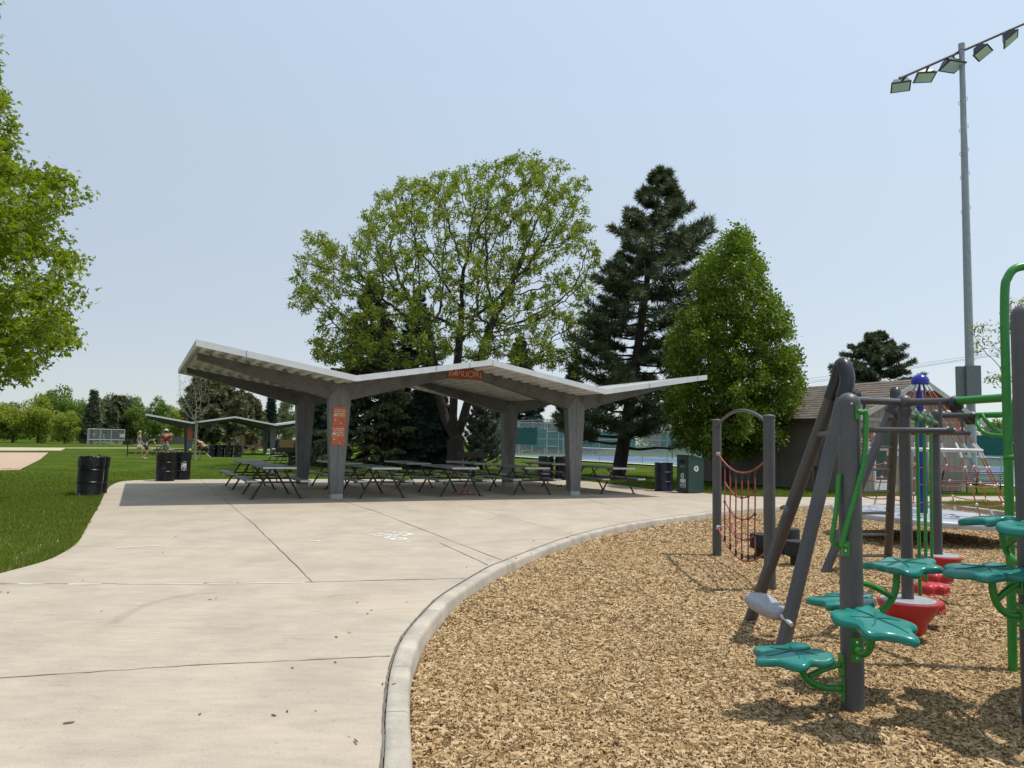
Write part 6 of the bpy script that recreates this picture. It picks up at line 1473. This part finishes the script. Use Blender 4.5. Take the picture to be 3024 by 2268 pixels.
# ------------------------------------------------------------------ people
def skin(joints, edges, rad_, name, m, parent, sub=1):
    "one continuous surface grown over a skeleton of joints"
    keys = list(joints); me = bpy.data.meshes.new(name); me.from_pydata([joints[k_] for k_ in keys], [(keys.index(a), keys.index(b)) for a, b in edges], [])
    o = bpy.data.objects.new(name, me); COL.objects.link(o); mod = o.modifiers.new('s', 'SKIN'); mod.use_smooth_shade = True
    for i, k_ in enumerate(keys):
        r_ = rad_[k_]; me.skin_vertices[0].data[i].radius = r_ if isinstance(r_, tuple) else (r_, r_); me.skin_vertices[0].data[i].use_root = (i == 0)
    sb_ = o.modifiers.new('u', 'SUBSURF'); sb_.levels = sub; sb_.render_levels = sub
    dg = bpy.context.evaluated_depsgraph_get(); ne = bpy.data.meshes.new_from_object(o.evaluated_get(dg)); bpy.data.objects.remove(o); bpy.data.meshes.remove(me)
    return ne
M_SKIN = mat('skin', (.50, .29, .20), (.46, .26, .175), rough=.6, scale=8); M_SKIN2 = mat('tanned_skin', (.40, .22, .14), (.36, .195, .12), rough=.6, scale=8)
cloth = lambda n, c_: mat(n, c_, tuple(x*.82 for x in c_), rough=.9, scale=10)
BODY = [('pel', 'wst'), ('wst', 'chs'), ('chs', 'nek'), ('nek', 'jaw'), ('jaw', 'skl'), ('skl', 'top')] + [e for s in 'LR' for e in (('chs', 'sh'+s), ('sh'+s, 'el'+s), ('el'+s, 'wr'+s), ('wr'+s, 'pm'+s), ('pel', 'hp'+s), ('hp'+s, 'kn'+s), ('kn'+s, 'an'+s), ('an'+s, 'to'+s))]
BR = dict(pel=(.13, .10), wst=(.125, .09), chs=(.15, .10), nek=.052, jaw=(.062, .07), skl=(.078, .092), top=(.055, .06))
for s_ in 'LR': BR.update({'sh'+s_: .058, 'el'+s_: .040, 'wr'+s_: .027, 'pm'+s_: (.034, .018), 'hp'+s_: .088, 'kn'+s_: .055, 'an'+s_: .036, 'to'+s_: (.036, .025)})
def person(label, loc, rz, J, skinm, shirt, shorts, hairm, hair='short', shoes=None, cap=None, sc=1.0, sleeves=True):
    r = thing('person', label, 'person', loc, rz, 'people in the park')
    J = {k_: Vector(v)*sc for k_, v in J.items()}
    me = skin({k_: tuple(v) for k_, v in J.items()}, BODY, {k_: (tuple(x*sc for x in v) if isinstance(v, tuple) else v*sc) for k_, v in BR.items()}, 'body', skinm, r)
    mb = MB(); mb.add([v.co.copy() for v in me.vertices], [tuple(p.vertices) for p in me.polygons]); bpy.data.meshes.remove(me)
    up = (J['top']-J['jaw']).normalized(); fw_ = Vector((0, 1, 0)); side = fw_.cross(up).normalized(); fw_ = up.cross(side).normalized() if False else (fw_-up*fw_.dot(up)).normalized()
    hc = J['skl']
    mb.ball(hc+fw_*.088*sc-up*.015*sc, .017*sc, 8, 6)                      # nose
    for s_ in (-1, 1): mb.ball(hc+side*s_*.078*sc-up*.01*sc, .02*sc, 8, 6, (.5, .8, 1.2)); mb.ball(hc+fw_*.078*sc+side*s_*.03*sc+up*.012*sc, .010*sc, 6, 4)
    mb.tube([hc+fw_*.075*sc-up*.05*sc-side*.02*sc, hc+fw_*.080*sc-up*.052*sc, hc+fw_*.075*sc-up*.05*sc+side*.02*sc], .005*sc, 6)
    for s_ in 'LR':                                                   # fingers and thumb
        d = (J['pm'+s_]-J['wr'+s_]).normalized(); x, y = frame(d)
        for i, L_ in enumerate((.062, .075, .08, .072)):
            o_ = J['pm'+s_]+x*(i-1.5)*.017*sc+d*.01*sc; mb.tube([o_, o_+d*L_*.5*sc+y*.006*sc, o_+d*L_*.95*sc+y*.022*sc], [.0085*sc, .008*sc, .006*sc], 6)
        o_ = J['wr'+s_].lerp(J['pm'+s_], .5)+x*.03*sc; mb.tube([o_, o_+x*.022*sc+d*.03*sc, o_+x*.024*sc+d*.062*sc], [.010*sc, .009*sc, .007*sc], 6)
    mb.build('body', skinm, r, world=False, angle=60)
    def wear(name, keys, mul, m, ext=None):
        j = {k_: J[k_] for k_ in keys}; j.update(ext or {}); ed = [(a, b) for a, b in BODY if a in j and b in j] + ([(k_[:-1] if False else e[0], e[1]) for e in (EXT or [])])
        rr = {}
        for k_ in j:
            b_ = BR.get(k_, None)
            if b_ is None: b_ = XR[k_]
            rr[k_] = tuple(x*mul*sc for x in b_) if isinstance(b_, tuple) else b_*mul*sc
        me = skin({k_: tuple(v) for k_, v in j.items()}, ed, rr, name, m, r); link(name, me, m, r, True, 60)
    if shirt is not None:
        EXT = []; XR = {}; ext = {}
        for s_ in 'LR': ext['sl'+s_] = J['sh'+s_].lerp(J['el'+s_], .62); EXT.append(('sh'+s_, 'sl'+s_)); XR['sl'+s_] = .053
        ext['hem'] = J['pel'].lerp(J['wst'], -.15); EXT.append(('wst', 'hem')); XR['hem'] = (.135, .105)
        ext['col'] = J['chs'].lerp(J['nek'], .7); EXT.append(('chs', 'col')); XR['col'] = .062
        wear('shirt', ['wst', 'chs', 'shL', 'shR'], 1.13, shirt, ext)
    EXT = []; XR = {}; ext = {}
    for s_ in 'LR': ext['cf'+s_] = J['hp'+s_].lerp(J['kn'+s_], .72); EXT.append(('hp'+s_, 'cf'+s_)); XR['cf'+s_] = .088
    ext['bnd'] = J['pel'].lerp(J['wst'], .45); EXT.append(('pel', 'bnd')); XR['bnd'] = (.125, .095)
    wear('shorts', ['pel', 'hpL', 'hpR'], 1.12, shorts, ext)
    # hair: a shell over the back and top of the head
    mb = MB(); mb.ball(hc+up*.022*sc-fw_*.016*sc, .1*sc, 14, 10, (.93, 1.05, 1.08))
    if hair == 'tail': mb.tube([hc-fw_*.09*sc+up*.03*sc, hc-fw_*.15*sc-up*.02*sc, hc-fw_*.15*sc-up*.14*sc, hc-fw_*.12*sc-up*.24*sc], [.03*sc, .04*sc, .034*sc, .012*sc], 8)
    if hair == 'long': mb.tube([hc+up*.03*sc-fw_*.03*sc, hc-fw_*.06*sc-up*.1*sc, hc-fw_*.07*sc-up*.24*sc], [.1*sc, .1*sc, .06*sc], 10)
    if hair == 'curly':
        for q in range(26): v = unit(RNG.normal(size=3)); mb.ball(hc+up*.04*sc-fw_*.02*sc+Vector(v)*.085*sc, .035*sc, 6, 4)
    mb.build('hair', hairm, r, world=False)
    if cap is not None:
        mb = MB(); mb.ball(hc+up*.05*sc, .112*sc, 14, 8, (.95, 1.02, .85)); mb.box(hc+fw_*.13*sc+up*.035*sc, (.15*sc, .1*sc, .012*sc)); mb.build('cap', cap, r, world=False)
    if shoes is not None:
        mb = MB()
        for s_ in 'LR': d = J['to'+s_]-J['an'+s_]; mb.tube([J['an'+s_]-d*.15-ZU*.01, J['an'+s_]+d*.4-ZU*.015, J['to'+s_]+d*.12], [.048*sc, .05*sc, .042*sc], 10)
        mb.build('shoes', shoes, r, world=False)
    return r
def stand(dx=0): 
    return dict(pel=(0, 0, .93), wst=(0, 0, 1.08), chs=(0, 0, 1.30), nek=(0, .01, 1.45), jaw=(0, .03, 1.54), skl=(0, .02, 1.62), top=(0, .015, 1.70), shL=(-.18, 0, 1.38), shR=(.18, 0, 1.38), elL=(-.23, -.02, 1.10), elR=(.23, -.02, 1.10), wrL=(-.24, .05, .86), wrR=(.24, .05, .86), pmL=(-.24, .07, .80), pmR=(.24, .07, .80),
                hpL=(-.095, 0, .88), hpR=(.095, 0, .88), knL=(-.11, .02, .48), knR=(.11, .02, .48), anL=(-.12, -.02, .075), anR=(.12, -.02, .075), toL=(-.13, .13, .03), toR=(.13, .13, .03))
M_HBLOND = mat('blonde_hair', (.42, .30, .14), (.34, .23, .10), rough=.6, scale=20); M_HDARK = mat('dark_hair', (.016, .012, .010), rough=.5); M_HBROWN = mat('brown_hair', (.06, .035, .02), rough=.6)
j = stand(); j.update(knL=(-.10, .16, .50), anL=(-.10, .10, .10), toL=(-.11, .25, .06), knR=(.10, -.05, .48), anR=(.11, -.30, .12), toR=(.11, -.19, .03), elR=(.22, -.06, 1.11), wrR=(.2, .12, .92), pmR=(.19, .17, .88), elL=(-.22, .02, 1.10), wrL=(-.2, .18, .95), pmL=(-.19, .23, .92))
person('walking woman with a blonde ponytail in a grey T-shirt and white shorts', GL(412, 48), rad(-80), j, M_SKIN, cloth('grey_tee', (.22, .22, .24)), cloth('white_shorts', (.62, .60, .58)), M_HBLOND, 'tail')
j = stand(); j.update(pel=(0, -.12, .84), wst=(0, 0, .98), chs=(0, .22, 1.12), nek=(0, .36, 1.20), jaw=(0, .43, 1.26), skl=(0, .46, 1.34), top=(0, .47, 1.42), shL=(-.18, .22, 1.17), shR=(.18, .24, 1.15), elL=(-.36, .0, .98), wrL=(-.50, -.2, .86), pmL=(-.54, -.25, .84), elR=(.26, .42, .94), wrR=(.22, .50, .74), pmR=(.21, .52, .68),
                        hpL=(-.1, -.12, .80), hpR=(.1, -.12, .80), knL=(-.14, .12, .47), anL=(-.16, -.12, .09), toL=(-.17, .04, .03), knR=(.14, .02, .45), anR=(.16, -.20, .08), toR=(.17, -.05, .03))
person('dark haired person in a green T-shirt and navy shorts bending forward to field the ball', GL(437, 47.6), rad(-62), j, M_SKIN, cloth('green_tee', (.035, .12, .025)), cloth('navy_shorts', (.022, .03, .075)), M_HDARK, 'curly', shoes=cloth('pale_shoes', (.55, .5, .42)))
j = stand(); j.update(elR=(.27, .06, 1.12), wrR=(.24, .22, .93), pmR=(.23, .27, .90))
person('person in a red T-shirt, grey shorts and white cap seen from behind the barrels', GL(490, 46.5), rad(8), j, M_SKIN, cloth('red_tee', (.34, .012, .02)), cloth('grey_shorts', (.26, .27, .29)), M_HBROWN, 'short', shoes=cloth('pale_shoes', (.5, .5, .5)), cap=cloth('white_cap', (.8, .8, .8)), sc=1.06)
j = stand(); j.update(pel=(0, -.10, .72), wst=(0, .06, .84), chs=(0, .26, .98), nek=(0, .40, 1.09), jaw=(0, .47, 1.15), skl=(0, .49, 1.23), top=(0, .49, 1.31), shL=(-.18, .26, 1.02), shR=(.18, .26, 1.02), elL=(-.26, -.02, .96), wrL=(-.3, -.26, .88), pmL=(-.31, -.33, .86), elR=(.25, .45, .82), wrR=(.2, .66, .68), pmR=(.19, .72, .66),
                        hpL=(-.1, -.10, .68), hpR=(.1, -.10, .68), knL=(-.13, .18, .44), anL=(-.15, .10, .08), toL=(-.16, .25, .03), knR=(.13, -.05, .36), anR=(.15, -.36, .13), toR=(.15, -.28, .03))
person('shirtless player in black shorts and dark cap lunging towards the ball', GL(604, 47.4), rad(80), j, M_SKIN, None, cloth('black_shorts', (.012, .012, .014)), M_HDARK, 'short', cap=cloth('dark_cap', (.012, .012, .015)), sc=1.08)
person('standing person in a white shirt in the shade of the distant pavilion', GL(703, 66), rad(20), stand(), M_SKIN2, cloth('white_tee', (.55, .55, .57)), cloth('dark_trousers', (.03, .03, .035)), M_HDARK, 'short', sc=1.02)
person('standing person in a mustard shirt in the shade of the distant pavilion', GL(716, 65), rad(-30), stand(), M_SKIN2, cloth('mustard_tee', (.30, .20, .04)), cloth('grey_trousers', (.12, .12, .13)), M_HDARK, 'short', sc=1.06)
def sit():
    j = stand(); d = .42
    for k_ in j: j[k_] = (j[k_][0], j[k_][1], j[k_][2]-d)
    j.update(knL=(-.12, .40, .50), knR=(.12, .40, .50), anL=(-.12, .38, .08), anR=(.12, .38, .08), toL=(-.12, .52, .03), toR=(.12, .52, .03), elL=(-.22, .08, .74), elR=(.22, .08, .74), wrL=(-.15, .32, .78), wrR=(.15, .32, .78), pmL=(-.13, .39, .79), pmR=(.13, .39, .79)); return j
person('dark haired woman sitting at the table under the right end of the distant pavilion', GL(757, 66), rad(60), sit(), M_SKIN2, cloth('rose_top', (.30, .16, .14)), cloth('purple_shorts', (.05, .03, .09)), M_HDARK, 'long')
person('small dark figure sitting behind the barrels under the distant pavilion', GL(676, 66.5), rad(-40), sit(), M_SKIN2, cloth('black_tee', (.02, .02, .025)), cloth('black_trousers', (.02, .02, .02)), M_HDARK, 'short', cap=cloth('dark_cap', (.012, .012, .015)))
bp_ = AT(561, 1329, 46); tag(MB().ball(bp_, .075, 16, 10).build('ball', cloth('yellow_ball', (.65, .60, .03))), 'yellow ball flying low between the red shirt and the lunging player', 'ball')

# plain words for the setting too
for o in COL.objects:
    if o.parent is None and o.get('kind') and not o.get('label'):
        k = o.name.split('.')[0]
        L_ = {'pavement': ('pale concrete paving running up to the pavilion', 'paving'), 'lawn': ('mown green lawn round the paving', 'lawn'), 'field_lawn': ('open green playing field beyond the pavilion', 'lawn'), 'chip_bed_ground': ('brown ground beneath the wood chips', 'ground'),
              'wood_chip_mulch': ('tan wood chips filling the play area', 'wood chips'), 'kerb': ('rounded concrete kerb curving round the play area', 'kerb'), 'pavement_joints': ('dark joints and cracks in the concrete paving', 'joints'), 'kerb_joints': ('thin joints across the curved kerb', 'joints'),
              'pavement_chalk_markings': ('white chalk scribbles and strokes on the paving', 'chalk marks'), 'bark_litter': ('dark bark bits scattered on the paving', 'litter'), 'edge_grass': ('yellowing grass fringe along the paving', 'grass'), 'grass': ('green grass blades along the lawn edge', 'grass'), 'tyre_scuffs': ('faint dark tyre scuffs on the paving', 'scuffs'), 'dandelion_weeds': ('small white seed heads in the grass', 'weeds'),
              'volleyball_sand': ('pinkish sand court on the field', 'sand court'), 'dirt_track': ('pale dirt strip behind the sand court', 'dirt'), 'infield_dirt_path': ('thin pale dirt line across the field', 'dirt'), 'court_apron': ('green surround of the tennis courts', 'court'),
              'court_kerb_path': ('white concrete strip along the tennis court', 'path'), 'court_markings': ('white lines on the tennis courts', 'court lines'), 'court_playing_surface': ('blue tennis court playing surface', 'court')}.get(k)
        if L_: o['label'], o['category'] = L_
